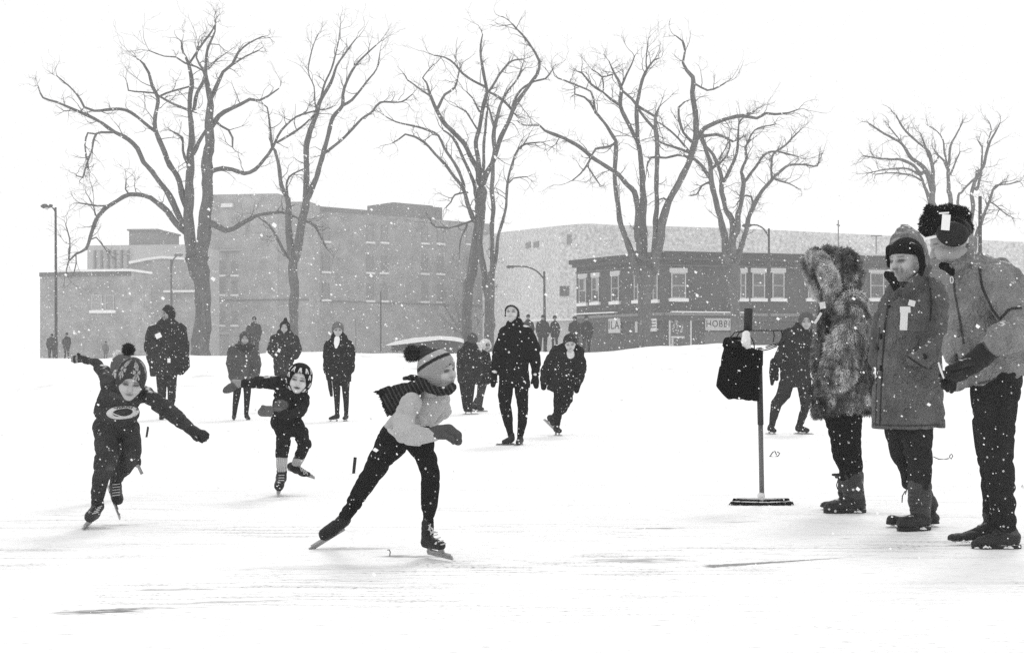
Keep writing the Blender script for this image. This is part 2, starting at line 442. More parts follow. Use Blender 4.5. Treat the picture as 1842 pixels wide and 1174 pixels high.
    def blade(s, a, b, posts, parent, hgt=.022, w_=.007, tone=.35):
        mb = MB(); A, B = s.w(*a), s.w(*b); d = B - A; L = np.linalg.norm(d)
        up = np.mean([s.w(*p) for p in posts], 0) - (A + B) / 2
        mb.bar(A, B, w_, hgt, up, tone)
        un = up - d * up.dot(d) / L ** 2; un /= np.linalg.norm(un) + 1e-9
        for i, p in enumerate(posts):
            q = s.w(*p); t = np.clip((q - A).dot(d) / L ** 2, .12, .88)
            mb.tube([A + d * t + un * hgt * .3, q], [.011, .016], 8, tone * .8)
        A2, B2 = A + d * .08 + un * (hgt * .55), B - d * .08 + un * (hgt * .55)
        mb.tube([A2, B2], .0085, 8, tone)
        mb.build('blade', M['metal'], parent)
    def boot(s, shaft, foot, tone=.02, name='skate', blade=None, posts=None, mat='leather', cutl=None, h=None, laces=None, k=10, fl=1., da=.006):
        ops = [s.C(shaft, k)] + [s.C(foot, k + 6)]
        if cutl: ops.append(s.cut(*cutl))
        o = s.g(name, ops, tone, mat, h=h, disp=fold_disp(da, (16, 16, 20)), body=False)
        s.bodyops += [('chain', q_[1], [r * .6 for r in q_[2]], 1., .01, 'u') for q_ in ops[:2]]
        if blade: s.blade(blade[0], blade[1], posts, o)
        if laces:
            mb = MB()
            for l in laces:
                mb.tube([s.w(*p) for p in l], .0032, 5, .5)
            mb.build('laces', M['paint'], o)
        return o
# ------------------------------------------------------------------ ground, ice and snow bank
_cr = [(-600, 652), (-100, 646), (72, 644), (130, 647), (200, 644), (300, 639), (430, 640), (520, 634), (590, 632), (700, 637), (800, 638), (850, 633), (1000, 634), (1090, 633),
       (1160, 625), (1220, 622), (1260, 618), (1300, 618), (1340, 622), (1450, 624), (1700, 626), (2300, 630), (2900, 640)]
_cx = np.array([(p[0] - CX) / FPX * 60 for p in _cr]); _cz = np.array([1 + (HY - p[1]) / FPX * 58 for p in _cr])
def sstep(a, b, v):
    t = np.clip((v - a) / (b - a), 0, 1); return t * t * (3 - 2 * t)
def ground_z(x, y):
    x = np.asarray(x, float); y = np.asarray(y, float)
    crest = np.interp(x, _cx, _cz)
    s = x * .9 + 2 * np.sin(y * .1)
    lump = .05 * np.sin(x * 1.3 + 1) + .04 * np.sin(x * 2.9 + y * .7) + .03 * np.sin(x * .61 + y * 1.9)
    up = sstep(45 + 2 * np.sin(x * .21), 58, y)
    z = crest * up + lump * up * sstep(70, 55, y) * .6
    back = sstep(67, 74, y); z = z * (1 - back) + (.75 + .02 * np.sin(x * .4)) * back
    return z
xs = np.concatenate([np.linspace(-500, -60, 23)[:-1], np.arange(-60, 60, .55), np.linspace(60, 500, 23)])
ys = np.concatenate([np.linspace(-60, -2, 6), np.linspace(0, 40, 21), np.arange(41, 78, .6), np.linspace(79, 700, 60)])
X, Yg = np.meshgrid(xs, ys); Zg = ground_z(X, Yg)
V = np.stack([X.ravel(), Yg.ravel(), Zg.ravel()], 1); nx = len(xs)
ii, jj = np.meshgrid(np.arange(len(ys) - 1), np.arange(nx - 1), indexing='ij'); a = (ii * nx + jj).ravel()
Qg = np.stack([a, a + 1, a + nx + 1, a + nx], 1)
m, n, b = newmat('snow_and_ice')
tc = N(n, "ShaderNodeTexCoord"); sp = N(n, "ShaderNodeSeparateXYZ"); n.links.new(tc.outputs['Object'], sp.inputs[0])
def streak(scale_xyz, rot, lo, hi, detail=6, dist=.0, ns=1.0):
    mp = N(n, "ShaderNodeMapping"); n.links.new(tc.outputs['Object'], mp.inputs[0])
    mp.inputs[2].default_value = (0, 0, math.radians(rot)); mp.inputs[3].default_value = scale_xyz
    z = N(n, "ShaderNodeTexNoise"); n.links.new(mp.outputs[0], z.inputs[0]); z.inputs['Scale'].default_value = ns; z.inputs['Detail'].default_value = detail; z.inputs['Distortion'].default_value = dist
    return smooth_step(n, z.outputs[0], lo, hi)
s1 = streak((.9, 11, 1), -8, .545, .59)                      # long thin skate scratches
s2 = streak((2.2, 34, 1), -14, .565, .61)
s3 = streak((1.6, 22, 1), 17, .60, .64)
pat = streak((.5, 1.1, 1), 0, .45, .60, 4)                   # where the ice is scuffed at all
spk = streak((40, 60, 1), 0, .52, .72, 3)                    # broken grain
lines = mathn(n, 'MAXIMUM', mathn(n, 'MAXIMUM', s1, s2), s3)
near = smooth_step(n, sp.outputs[1], 4.0, 16.0, 1.0, .12)
near = mathn(n, 'MULTIPLY', near, smooth_step(n, sp.outputs[1], 5.2, 6.8, .3, 1.0))
sc_ = mathn(n, 'MULTIPLY', mathn(n, 'MULTIPLY', lines, mathn(n, 'ADD', mathn(n, 'MULTIPLY', pat, .93), .07)), mathn(n, 'MULTIPLY', near, mathn(n, 'ADD', mathn(n, 'MULTIPLY', spk, .8), .2)))
# scuffed ice patches, and the leading skater's foot shadows painted into the colour
def patch(px, py, half, depth, amt, rot=0):
    p0 = P(px, py, FPX / (py - HY)); mp = N(n, "ShaderNodeMapping"); mp.vector_type = 'TEXTURE'
    zz_ = N(n, "ShaderNodeTexNoise"); n.links.new(tc.outputs['Object'], zz_.inputs[0]); zz_.inputs['Scale'].default_value = 3; zz_.inputs['Detail'].default_value = 4
    va = N(n, "ShaderNodeVectorMath", operation='MULTIPLY_ADD'); n.links.new(zz_.outputs[1], va.inputs[0]); va.inputs[1].default_value = (.3, .16, 0); n.links.new(tc.outputs['Object'], va.inputs[2])
    n.links.new(va.outputs[0], mp.inputs[0]); mp.inputs[1].default_value = (p0[0] + .15, p0[1] + .08, .5); mp.inputs[2].default_value = (0, 0, math.radians(rot)); mp.inputs[3].default_value = (half, depth, 10)
    le = N(n, "ShaderNodeVectorMath", operation='LENGTH'); n.links.new(mp.outputs[0], le.inputs[0])
    e = smooth_step(n, le.outputs['Value'], .15, 1.1, 1, 0)
    mp2 = N(n, "ShaderNodeMapping"); n.links.new(tc.outputs['Object'], mp2.inputs[0]); mp2.inputs[2].default_value = (0, 0, math.radians(-rot)); mp2.inputs[3].default_value = (9, 60, 1)
    z2 = N(n, "ShaderNodeTexNoise"); n.links.new(mp2.outputs[0], z2.inputs[0]); z2.inputs['Scale'].default_value = 1; z2.inputs['Detail'].default_value = 6
    return mathn(n, 'MULTIPLY', smooth_step(n, mathn(n, 'ADD', z2.outputs[0], mathn(n, 'MULTIPLY', e, .30)), .60, .82), amt)
pts_ = [(195, 1099, .26, .10, 1.1, 8), (250, 1094, .35, .04, .9, 6), (1150, 1007, .35, .16, .75, 0), (1180, 949, .3, .06, .8, 4), (320, 1060, .35, .05, .6, 8), (640, 986, .35, .12, .6, 0), (735, 1001, .26, .09, .9, 0), (200, 944, .22, .05, .8, 0),  # the two beside the leading child's skates are their painted shadows
        (430, 1081, .45, .05, .6, 10), (600, 1020, .8, .16, .35, 5), (1330, 938, .25, .04, .7, 6), (1640, 822, .2, .08, .4, 0), (1510, 968, .1, .03, .8, 0)]
pm = None
la, lb = P(1262, 1019, FPX / (1019 - HY)), P(1556, 1000, FPX / (1000 - HY)); lmp = N(n, "ShaderNodeMapping"); lmp.vector_type = 'TEXTURE'
lmp.inputs[1].default_value = ((la[0] + lb[0]) / 2, (la[1] + lb[1]) / 2, 0); ang_ = math.atan2(lb[1] - la[1], lb[0] - la[0]); lmp.inputs[2].default_value = (0, 0, ang_); lmp.inputs[3].default_value = (np.hypot(*(lb - la)[:2]) / 2, .058, 1)
n.links.new(tc.outputs['Object'], lmp.inputs[0]); ls = N(n, "ShaderNodeSeparateXYZ"); n.links.new(lmp.outputs[0], ls.inputs[0])
lw = N(n, "ShaderNodeMapRange"); n.links.new(ls.outputs[0], lw.inputs[0]); lw.inputs[1].default_value = -1; lw.inputs[2].default_value = 1; lw.inputs[3].default_value = 1.0; lw.inputs[4].default_value = .12
lz = N(n, "ShaderNodeTexNoise"); n.links.new(tc.outputs['Object'], lz.inputs[0]); lz.inputs['Scale'].default_value = 26; lz.inputs['Detail'].default_value = 6
lwn = mathn(n, 'MULTIPLY', lw.outputs[0], mathn(n, 'ADD', mathn(n, 'MULTIPLY', lz.outputs[0], 1.2), .4))
inside = smooth_step(n, mathn(n, 'SUBTRACT', lwn, mathn(n, 'ABSOLUTE', ls.outputs[1])), 0, .35); ends = smooth_step(n, mathn(n, 'ABSOLUTE', ls.outputs[0]), .9, 1.0, 1, 0)
linem = mathn(n, 'MULTIPLY', mathn(n, 'MULTIPLY', inside, ends), .92)
for p_ in pts_:
    q_ = patch(*p_); pm = q_ if pm is None else mathn(n, 'MAXIMUM', pm, q_)
bankn = streak((.8, .5, 2.5), 0, .60, .72, 6)
bankm = mathn(n, 'MULTIPLY', bankn, smooth_step(n, sp.outputs[1], 40, 50, 0, .35))
pm = mathn(n, 'MAXIMUM', pm, linem); tot = mathn(n, 'MAXIMUM', mathn(n, 'MAXIMUM', mathn(n, 'MULTIPLY', sc_, 1.7), bankm), pm, True)
c = mixf(n, tot, .93, .22)
cb = N(n, "ShaderNodeCombineColor")
for i in range(3): n.links.new(c, cb.inputs[i])
n.links.new(cb.outputs[0], b.inputs['Base Color']); b.inputs['Roughness'].default_value = .8; b.inputs['Specular IOR Level'].default_value = .1
z = N(n, "ShaderNodeTexNoise"); n.links.new(tc.outputs['Object'], z.inputs[0]); z.inputs['Scale'].default_value = 5; z.inputs['Detail'].default_value = 8
bp = N(n, "ShaderNodeBump"); bp.inputs['Strength'].default_value = .25; bp.inputs['Distance'].default_value = .03
n.links.new(z.outputs[0], bp.inputs['Height']); n.links.new(bp.outputs[0], b.inputs['Normal'])
M['ground'] = m
tagp(link_mesh('ground', V, Qg, m, smooth=True, uniform=4), kind='structure')

# start line worn into the ice and two bare, scuffed patches of ice
def strip(name, pts, width, tone, z=.004, seed=3, wf=None):
    r = np.random.default_rng(seed); pts = [P(px, py, FPX / (py - HY)) for px, py in pts]
    A, B = pts[0], pts[-1]; t = np.linspace(0, 1, 90); c_ = np.array([np.interp(t, np.linspace(0, 1, len(pts)), [p[k] for p in pts]) for k in range(3)]).T
    wv = width * (1 if name == 'start_line' else 3.0) * (wf(t) if wf else 1) * (1 + .3 * (r.random(90) - .5)); v = []; f = []; ed = []
    for i in range(90):
        for q_ in (1, .4, -.4, -1): v.append((c_[i][0], c_[i][1] + wv[i] * q_ / 2, z)); ed.append(math.sin(math.pi * i / 89) ** .5 * (1 - abs(q_)) / .6)
        if i: f += [(4 * i - 4 + k_, 4 * i - 3 + k_, 4 * i + 1 + k_, 4 * i + k_) for k_ in range(3)]
    o = tagp(link_mesh(name, v, f, M['ice'], tone=tone), kind='structure')
    a_ = o.data.attributes.new('edge', 'FLOAT', 'POINT'); a_.data.foreach_set('value', np.array(ed, np.float32)); return o
mi, n, b = newmat('bare_ice')
tc = N(n, "ShaderNodeTexCoord"); mp = N(n, "ShaderNodeMapping"); n.links.new(tc.outputs['Object'], mp.inputs[0]); mp.inputs[3].default_value = (7, 46, 1)
z = N(n, "ShaderNodeTexNoise"); n.links.new(mp.outputs[0], z.inputs[0]); z.inputs['Scale'].default_value = 1; z.inputs['Detail'].default_value = 5
at = N(n, "ShaderNodeAttribute"); at.attribute_name = 'tone'
ed_ = N(n, "ShaderNodeAttribute"); ed_.attribute_name = 'edge'
c = mixf(n, smooth_step(n, mathn(n, 'SUBTRACT', z.outputs[0], mathn(n, 'MULTIPLY', ed_.outputs['Fac'], .36)), .16, .36), at.outputs['Fac'], .93)
cb = N(n, "ShaderNodeCombineColor")
for i in range(3): n.links.new(c, cb.inputs[i])
n.links.new(cb.outputs[0], b.inputs['Base Color']); b.inputs['Roughness'].default_value = .5
M['ice'] = mi
M['lineice'] = surf('worn_line', var=.15, vscale=20, bump=0)
bell = lambda t: np.sin(np.pi * t) ** .7 + .05

# the open air between camera and horizon, thick with fine falling snow
mh = bpy.data.materials.new('snowy_air'); mh.use_nodes = True; nn_ = mh.node_tree; nn_.nodes.clear()
vo = nn_.nodes.new('ShaderNodeVolumePrincipled'); oo = nn_.nodes.new('ShaderNodeOutputMaterial')
vo.inputs['Color'].default_value = (.98, .98, .98, 1); vo.inputs['Density'].default_value = .0014; vo.inputs['Anisotropy'].default_value = 0
nn_.links.new(vo.outputs[0], oo.inputs['Volume'])
hb = MB().box(-505, 505, -65, 705, -1.0, 27).build('haze', mh); tagp(hb, kind='stuff')
# ------------------------------------------------------------------ bare elms
def catmull(pts, step):
    pts = np.asarray(pts, float)
    if len(pts) < 3:
        n_ = max(2, int(np.linalg.norm(pts[-1, :3] - pts[0, :3]) / step) + 1); t = np.linspace(0, 1, n_)[:, None]
        return pts[0] * (1 - t) + pts[-1] * t
    q = np.vstack([2 * pts[0] - pts[1], pts, 2 * pts[-1] - pts[-2]]); outp = []
    for i in range(1, len(q) - 2):
        k = max(1, int(np.linalg.norm(q[i + 1, :3] - q[i, :3]) / step))
        for j in range(k):
            t = j / k; a, b, c, d = q[i - 1], q[i], q[i + 1], q[i + 2]
            outp.append(.5 * ((2 * b) + (-a + c) * t + (2 * a - 5 * b + 4 * c - d) * t * t + (-a + 3 * b - 3 * c + d) * t ** 3))
    outp.append(pts[-1]); outp = np.array(outp); outp[:, 3] = np.maximum(outp[:, 3], pts[:, 3].min() * .8)
    return outp
def tree(label, Y, crop, limbs, seed, twig=1.0, rs=1.0, base_z=.7):
    ox, oy, scl = crop; r = np.random.default_rng(seed); s = Y / FPX / scl
    done = []; trunk = MB(); crown = MB(); paths = []
    for li, L in enumerate(limbs):
        L = [tuple(p) for p in L]; x0, y0 = L[0][:2]
        dep = 0.
        if done:
            D = np.concatenate(done); q_ = (D[:, 0] - x0) ** 2 + (D[:, 1] - y0) ** 2; k = np.argmin(q_); dep = D[k, 2]
            if 4 < q_[k] ** .5 < 60: L = [(D[k, 0], D[k, 1], L[0][2])] + L
        rr = max(p[2] for p in L); slope = r.uniform(-.75, .75) if li > 1 else 0.
        cum = 0; pts = []; dd = dep; pr = L[0]
        for p in L:
            st = math.hypot(p[0] - pr[0], p[1] - pr[1]) * s; dd += slope * st; slope += r.normal(0, .12) * (li > 1); pr = p
            pts.append((p[0], p[1], dd, p[2]))
        pa_ = np.array([(p[0], p[1], p[2]) for p in pts]); tt_ = np.linspace(0, len(pa_) - 1, len(pa_) * 8); done.append(np.stack([np.interp(tt_, np.arange(len(pa_)), pa_[:, c_]) for c_ in range(3)], 1))
        W = np.array([list(P(ox + p[0] / scl, oy + p[1] / scl, Y + p[2])) + [p[3] * s * rs] for p in pts])
        if li == 0:                                        # root flare into the snow
            g0 = W[0].copy(); W = np.vstack([[g0[0], g0[1], min(base_z, g0[2] - .3), g0[3] * 1.25], W]); foot = W[0][:3].copy()
        c = catmull(W, .28); m_ = len(c)
        if m_ > 2: c[1:-1, :3] += np.array([mnoise.noise_vector(Vector(p) * .9) for p in c[1:-1, :3]]) * np.minimum(c[1:-1, 3:4] * .8, .12)
        c[:, 3] *= 1 + .22 * np.array([mnoise.noise(Vector(p) * 2.3 + Vector((9, 0, 0))) for p in c[:, :3]])
        c[:, 3] = np.maximum(c[:, 3], .012)
        trunk.tube(c[:, :3], c[:, 3], 12 if rr * s > .2 else 7, .15); paths.append(c)
    def grow(p, d, L_, r0, lev):
        k = 6 if lev < 2 else 4; pts = [p]; q = p.copy(); dirn = d.copy()
        for i in range(k):
            dirn = dirn + r.normal(0, .26, 3) + np.array([0, 0, .05]); dirn /= np.linalg.norm(dirn); q = q + dirn * L_ / k; pts.append(q.copy())
        rad = np.linspace(r0, max(.0045, r0 * .25), k + 1); crown.tube(pts, rad, 5 if lev == 0 else 3, .14, cap=False)
        if lev < 2:
            for _ in range(r.integers(2, 5) if lev == 0 else r.integers(1, 4)):
                j = r.integers(1, k + 1); a = pts[j] - pts[j - 1]; a /= np.linalg.norm(a); e = a + r.normal(0, .65, 3); e /= np.linalg.norm(e)
                grow(pts[j], e, L_ * r.uniform(.35, .7), rad[j] * .7, lev + 1)
    for c in paths:
        thin = c[:, 3] < .17
        for i in range(1, len(c) - 1):
            if not thin[i]: continue
            if r.random() < .36 * twig * (1.5 if c[i, 3] < .09 else .75):
                a = c[i + 1, :3] - c[i - 1, :3]; a /= np.linalg.norm(a) + 1e-9
                e = a * .7 + r.normal(0, .6, 3) + np.array([0, 0, .12]); e /= np.linalg.norm(e)
                grow(c[i, :3], e, r.uniform(.5, 1.7), min(c[i, 3] * .5, .026), 0)
        if c[-1, 3] < .09:
            a = c[-1, :3] - c[-2, :3]; a /= np.linalg.norm(a) + 1e-9
            for _ in range(2): 
                e = a + r.normal(0, .4, 3); e /= np.linalg.norm(e); grow(c[-1, :3], e, r.uniform(.5, 1.8), max(.010, c[-1, 3] * .6), 0)
    root = empty('elm_tree', foot); tagp(root, label, 'tree', 'bare trees behind the rink')
    trunk.build('trunk', M['bark'], root, smooth=True)
    if crown.n: crown.build('crown', M['bark'], root, smooth=True)
    return root
T1 = (40, 30, 2.935); T2 = (600, 30, 2.935); T3 = (1000, 30, 2.935); T4 = (1400, 150, 3.914)
tree('largest bare tree with two thick stems, behind the man in the dark coat at left', 75, T1, [
 [(940,1790,56),(944,1710,50),(955,1600,41),(953,1470,42),(940,1360,52),(922,1270,64)],
 [(915,1290,40),(895,1220,34),(882,1130,32),(880,1000,26),(885,800,21),(890,600,16),(885,500,13),(895,350,11),(880,250,9),(850,190,5),(843,130,3)],
 [(935,1290,42),(948,1220,36),(960,1130,36),(972,1000,32),(975,850,29),(985,650,25),(985,560,22),(990,450,16),(985,380,14),(970,300,9),(978,180,6),(1018,80,4),(1020,40,3)],
 [(1000,430,11),(1040,340,10),(1060,290,8),(1110,250,7),(1140,190,6),(1200,140,4),(1270,105,3)],[(1115,250,5),(1180,210,4),(1245,180,3)],
 [(905,490,10),(925,400,10),(965,310,8),(920,220,5),(930,150,3)],[(880,250,6),(930,180,6),(985,100,5),(1020,40,3)],
 [(965,290,5),(920,265,5),(860,245,5),(810,215,4),(750,210,3),(670,180,3)],[(985,275,4),(1020,235,3),(1080,190,2)],
 [(985,600,15),(1040,530,12),(1100,490,11),(1150,465,9),(1200,440,8),(1250,445,6),(1295,420,5),(1355,380,3)],
 [(1050,580,6),(1090,600,6),(1110,640,5),(1110,690,4)],
 [(1000,815,13),(1060,795,12),(1110,803,12),(1175,830,11),(1235,810,10),(1275,760,9),(1320,695,8),(1370,600,6),(1450,530,5),(1540,500,4),(1600,490,3)],
 [(1320,690,7),(1305,560,5),(1295,480,4),(1270,460,3)],[(1345,665,6),(1450,600,6),(1500,560,5),(1540,520,4)],
 [(975,1090,18),(1080,1130,15),(1120,1125,14),(1180,1080,12),(1260,1045,9),(1330,1035,8),(1400,1040,6),(1490,1080,5),(1560,1105,4)],
 [(870,1010,18),(840,930,16),(800,820,15),(750,720,14),(710,620,12),(705,520,10),(715,430,10),(690,370,9),(670,300,8),(640,250,6),(620,230,3)],
 [(705,610,8),(650,560,8),(600,520,8),(545,495,8),(470,490,8),(380,495,7),(330,480,6),(310,440,6),(250,370,4),(185,315,3)],
 [(700,405,5),(640,400,4),(560,390,4),(553,350,3)],[(720,425,6),(760,405,5),(820,385,5),(880,370,5)],[(730,425,6),(800,465,6),(870,490,6)],
 [(850,1080,17),(790,970,16),(740,890,14),(690,820,13),(640,770,13),(610,700,12),(560,650,11),(490,610,10),(400,550,9),(330,515,8),(260,485,7),(180,450,6),(110,430,5),(85,370,3)],
 [(480,610,7),(390,620,6),(370,700,5),(345,770,5),(320,850,4),(285,840,3)],[(380,620,5),(345,615,5),(330,680,4),(345,760,4),(350,800,3)],
 [(860,1130,18),(790,1060,16),(735,1000,15),(680,955,13),(640,945,12),(565,940,11),(500,970,11),(430,1020,11),(395,1060,11),(370,1130,10),(339,1225,8),(283,1254,6),(247,1290,4),(232,1345,3)],
 [(565,940,5),(545,910,4),(548,870,3)],[(460,1000,6),(400,1000,5),(345,990,4),(305,985,4)],[(390,1060,5),(375,990,3)],
 [(283,1254,4),(285,1300,3),(275,1345,3)],[(247,1278,5),(251,1230,5),(250,1170,4),(230,1100,3)],[(350,1180,4),(390,1165,4),(440,1230,3)],
 [(870,770,9),(850,710,7),(845,640,6),(800,610,4)],[(905,720,11),(930,660,10),(955,625,9),(978,590,8)]], 1)
tree('slender bare tree forking low, behind the boy in the hooded jacket', 84, T1, [
 [(1436,1720,26),(1436,1500,24),(1432,1350,25),(1440,1270,26)],
 [(1430,1280,20),(1410,1150,18),(1405,1000,15),(1375,910,11),(1355,800,10),(1335,710,8),(1320,690,6)],
 [(1450,1260,23),(1475,1100,21),(1500,980,19),(1500,850,15),(1500,700,15),(1520,620,14),(1550,520,12),(1580,440,11),(1630,350,8),(1660,260,6),(1700,200,5),(1760,120,3)],
 [(1510,960,14),(1550,850,14),(1590,730,13),(1615,620,12),(1640,530,11),(1690,470,9),(1700,380,7),(1760,260,6),(1870,150,3)],
 [(1690,470,8),(1740,440,7),(1775,400,6),(1820,340,5),(1870,280,4),(1890,180,2)],
 [(1600,720,7),(1680,660,7),(1740,600,7),(1790,540,6),(1850,500,6),(1890,455,5),(2000,450,4),(2060,410,3)],
 [(1580,430,6),(1600,350,5),(1640,250,5),(1670,130,3),(1680,40,2)],[(1550,480,5),(1540,370,3),(1510,290,3),(1530,180,3),(1560,95,2)],
 [(1430,1290,10),(1380,1230,9),(1340,1150,7),(1300,1100,6),(1250,1060,5)],[(1500,1080,8),(1550,1110,7),(1590,1190,5),(1610,1230,3)],
 [(1400,950,7),(1400,870,6),(1430,830,5),(1500,800,4)]], 2)
tree('bare tree with a wide fan of limbs left of the woman in the light hat', 80, T2, [
 [(701,1800,27),(703,1640,26),(712,1500,27),(735,1330,27),(755,1200,27),(770,1080,27),(775,980,27),(780,900,25)],
 [(740,1080,13),(710,980,11),(685,910,9),(640,850,8),(590,780,8),(530,720,7),(480,670,7),(430,635,6),(380,620,5),(340,650,4),(310,668,3)],
 [(690,900,8),(660,820,8),(620,750,8),(585,690,7),(555,630,6),(500,600,6),(430,580,5),(330,555,4),(270,525,3)],
 [(752,950,10),(735,870,9),(700,780,8),(660,700,8),(630,640,7),(580,600,5)],
 [(765,880,14),(750,790,13),(710,710,13),(660,640,13),(600,580,12),(550,510,11),(510,410,8),(490,350,5),(470,325,4),(525,255,3)],
 [(550,480,8),(590,410,7),(640,375,6),(665,280,4)],[(500,410,6),(450,380,5),(390,335,4)],
 [(770,880,14),(760,760,12),(755,660,11),(770,580,10),(800,450,10),(808,400,9),(790,300,8),(775,180,6),(787,95,3)],
 [(800,370,7),(740,340,6),(680,300,6),(640,250,5),(590,215,4),(530,205,3)],[(815,400,7),(850,350,6),(890,290,6),(940,235,5),(1000,225,4)],
 [(820,400,6),(890,440,7),(940,490,7)],[(770,500,6),(735,430,4),(705,400,3)],[(755,590,5),(700,500,4),(660,480,3)],
 [(790,880,18),(820,800,15),(850,720,14),(885,640,13),(920,560,12),(945,500,11),(990,430,10),(1040,350,9),(1075,300,8),(1085,240,7),(1065,190,6),(1010,110,5),(945,40,4)],
 [(945,480,7),(985,390,6),(1060,340,5),(1120,325,5),(1155,280,3)],[(845,690,9),(845,600,7),(885,460,7),(920,390,5),(970,330,5),(1000,250,3)],
 [(850,580,6),(820,480,5)],[(785,820,10),(795,700,8),(800,600,7),(812,500,6)],[(710,925,5),(640,940,5),(620,980,4),(595,1005,3)],
 [(710,1087,6),(625,1112,5),(540,1112,4),(515,1090,3)],[(705,1100,5),(670,1180,4),(665,1240,3)]], 3)
tree('bare tree with a straight dark stem, just right of the wide fan-shaped tree', 78, T2, [
 [(822,1790,27),(822,1600,27),(822,1450,25),(835,1350,16)],
 [(838,1340,13),(840,1100,12),(840,900,11),(842,800,10),(848,700,9),(850,600,7),(875,500,5),(905,400,3)],
 [(815,1480,20),(790,1330,17),(775,1200,15),(765,1120,12),(762,1020,8)],
 [(828,1440,16),(865,1200,9),(890,1100,8),(910,1000,7),(920,880,7),(940,790,6),(970,710,6),(1010,675,5),(1090,663,4)],
 [(925,880,5),(950,855,4),(1020,845,3)],[(985,700,4),(1025,640,3)]], 4)
tree('broad bare tree in front of the brick corner building', 78, T3, [
 [(470,1770,36),(470,1600,34),(475,1450,36),(480,1330,42)],
 [(450,1400,26),(395,1240,17),(350,1100,14),(325,960,13),(312,850,11),(315,720,11),(318,660,11)],
 [(315,650,10),(270,580,8),(215,510,7),(180,450,6),(150,425,5),(100,410,4),(100,380,3)],[(210,510,6),(200,430,6),(185,395,5),(130,370,5),(75,350,5),(10,325,4)],
 [(318,660,6),(280,685,6),(210,700,6),(190,730,5)],
 [(440,1250,18),(425,1100,15),(425,960,14),(380,890,12),(330,830,11),(260,790,10),(190,740,10),(140,700,10),(80,660,9),(0,625,8),(-60,600,6),(-85,575,4),(-170,572,3),(-204,550,2)],
 [(185,745,6),(160,790,5),(130,830,4),(90,862,3)],[(165,785,4),(195,835,4),(230,885,3)],
 [(460,1280,24),(460,1080,23),(460,950,19),(462,830,15),(440,720,13),(430,600,12),(430,480,11),(440,400,9),(460,320,8),(480,280,6),(520,230,5),(545,220,3)],
 [(480,290,5),(475,240,4),(487,120,2)],[(425,640,12),(395,590,11),(360,520,11),(340,470,11),(345,380,10),(330,340,8),(315,310,6),(280,235,3)],
 [(330,465,8),(290,440,7),(250,400,6),(190,360,6),(140,300,5),(115,290,3)],[(345,370,6),(370,310,5),(400,250,4),(415,210,3)],
 [(350,390,7),(400,430,7),(430,470,8),(480,500,7),(525,530,6)],[(430,480,7),(480,550,8),(525,600,8)],[(250,390,4),(245,320,4),(190,280,3)],[(245,320,4),(300,305,4)],
 [(520,1340,25),(525,1150,19),(530,1000,13),(532,850,12),(535,700,11),(528,600,11),(525,520,8),(545,480,4)],
 [(535,1240,26),(560,1080,22),(600,970,18),(650,870,17),(690,780,16),(720,690,16),(735,620,15),(735,500,13),(725,400,13),(720,320,11),(690,280,8),(670,240,6),(680,180,5),(665,130,4),(630,100,3)],
 [(740,640,13),(780,590,12),(850,560,10),(920,535,9),(990,525,9),(1060,540,8),(1110,510,7),(1160,515,6),(1230,510,5),(1280,490,3)],
 [(770,630,9),(850,625,8),(900,640,7),(935,660,6)],[(715,660,8),(670,610,7),(655,560,7),(650,480,6),(680,450,4)],[(710,720,7),(660,700,7),(600,680,6),(540,660,5)],
 [(700,710,6),(650,650,5),(600,600,5),(545,560,4)],[(700,740,6),(640,730,6),(580,745,6),(500,745,6),(480,800,4)],[(740,360,6),(800,390,5),(860,370,4),(900,345,3)],
 [(590,970,7),(570,958,5),(548,965,4)]], 5)
tree('bare tree with many fine twigs, left of the lamp post beside the fur hood', 86, T3, [
 [(955,1770,28),(948,1550,27),(940,1400,31),(935,1300,30)],
 [(915,1300,23),(885,1150,19),(850,1000,15),(825,900,15),(820,820,13),(800,740,11),(785,680,9),(760,640,6)],
 [(815,850,10),(770,790,9),(730,755,8),(690,740,6)],[(830,800,8),(850,780,9),(880,720,5)],
 [(935,1250,23),(930,1100,17),(900,1010,13),(880,920,13),(875,870,11),(860,800,9),(830,730,8),(790,690,7),(780,650,5)],
 [(885,870,9),(920,800,8),(950,730,7),(960,660,6),(965,570,4)],[(860,780,6),(900,730,5),(920,680,5),(915,650,4)],
 [(945,1150,17),(965,1050,14),(985,960,12),(990,880,12),(975,820,8),(985,790,7),(1010,740,6),(1000,690,5),(1030,650,3)],
 [(990,880,8),(1020,840,8),(1060,790,7),(1100,730,6),(1170,710,5),(1280,740,3)],
 [(960,1290,18),(1000,1140,13),(1040,1000,12),(1090,920,11),(1140,860,9),(1180,820,8),(1230,785,7),(1300,780,5),(1380,788,4),(1390,730,3)],
 [(1140,855,7),(1135,790,6),(1150,720,6),(1210,680,6),(1250,640,5),(1300,590,3)],[(1160,860,5),(1230,880,4),(1275,905,3)],
 [(1040,985,6),(1030,950,6),(1000,945,5),(960,980,4)],[(820,870,6),(770,890,5),(740,940,4),(690,942,3)],
 [(965,560,5),(1000,520,4),(1050,500,3)],[(1000,690,4),(1050,600,4),(1150,570,3)]], 6, twig=2.3)
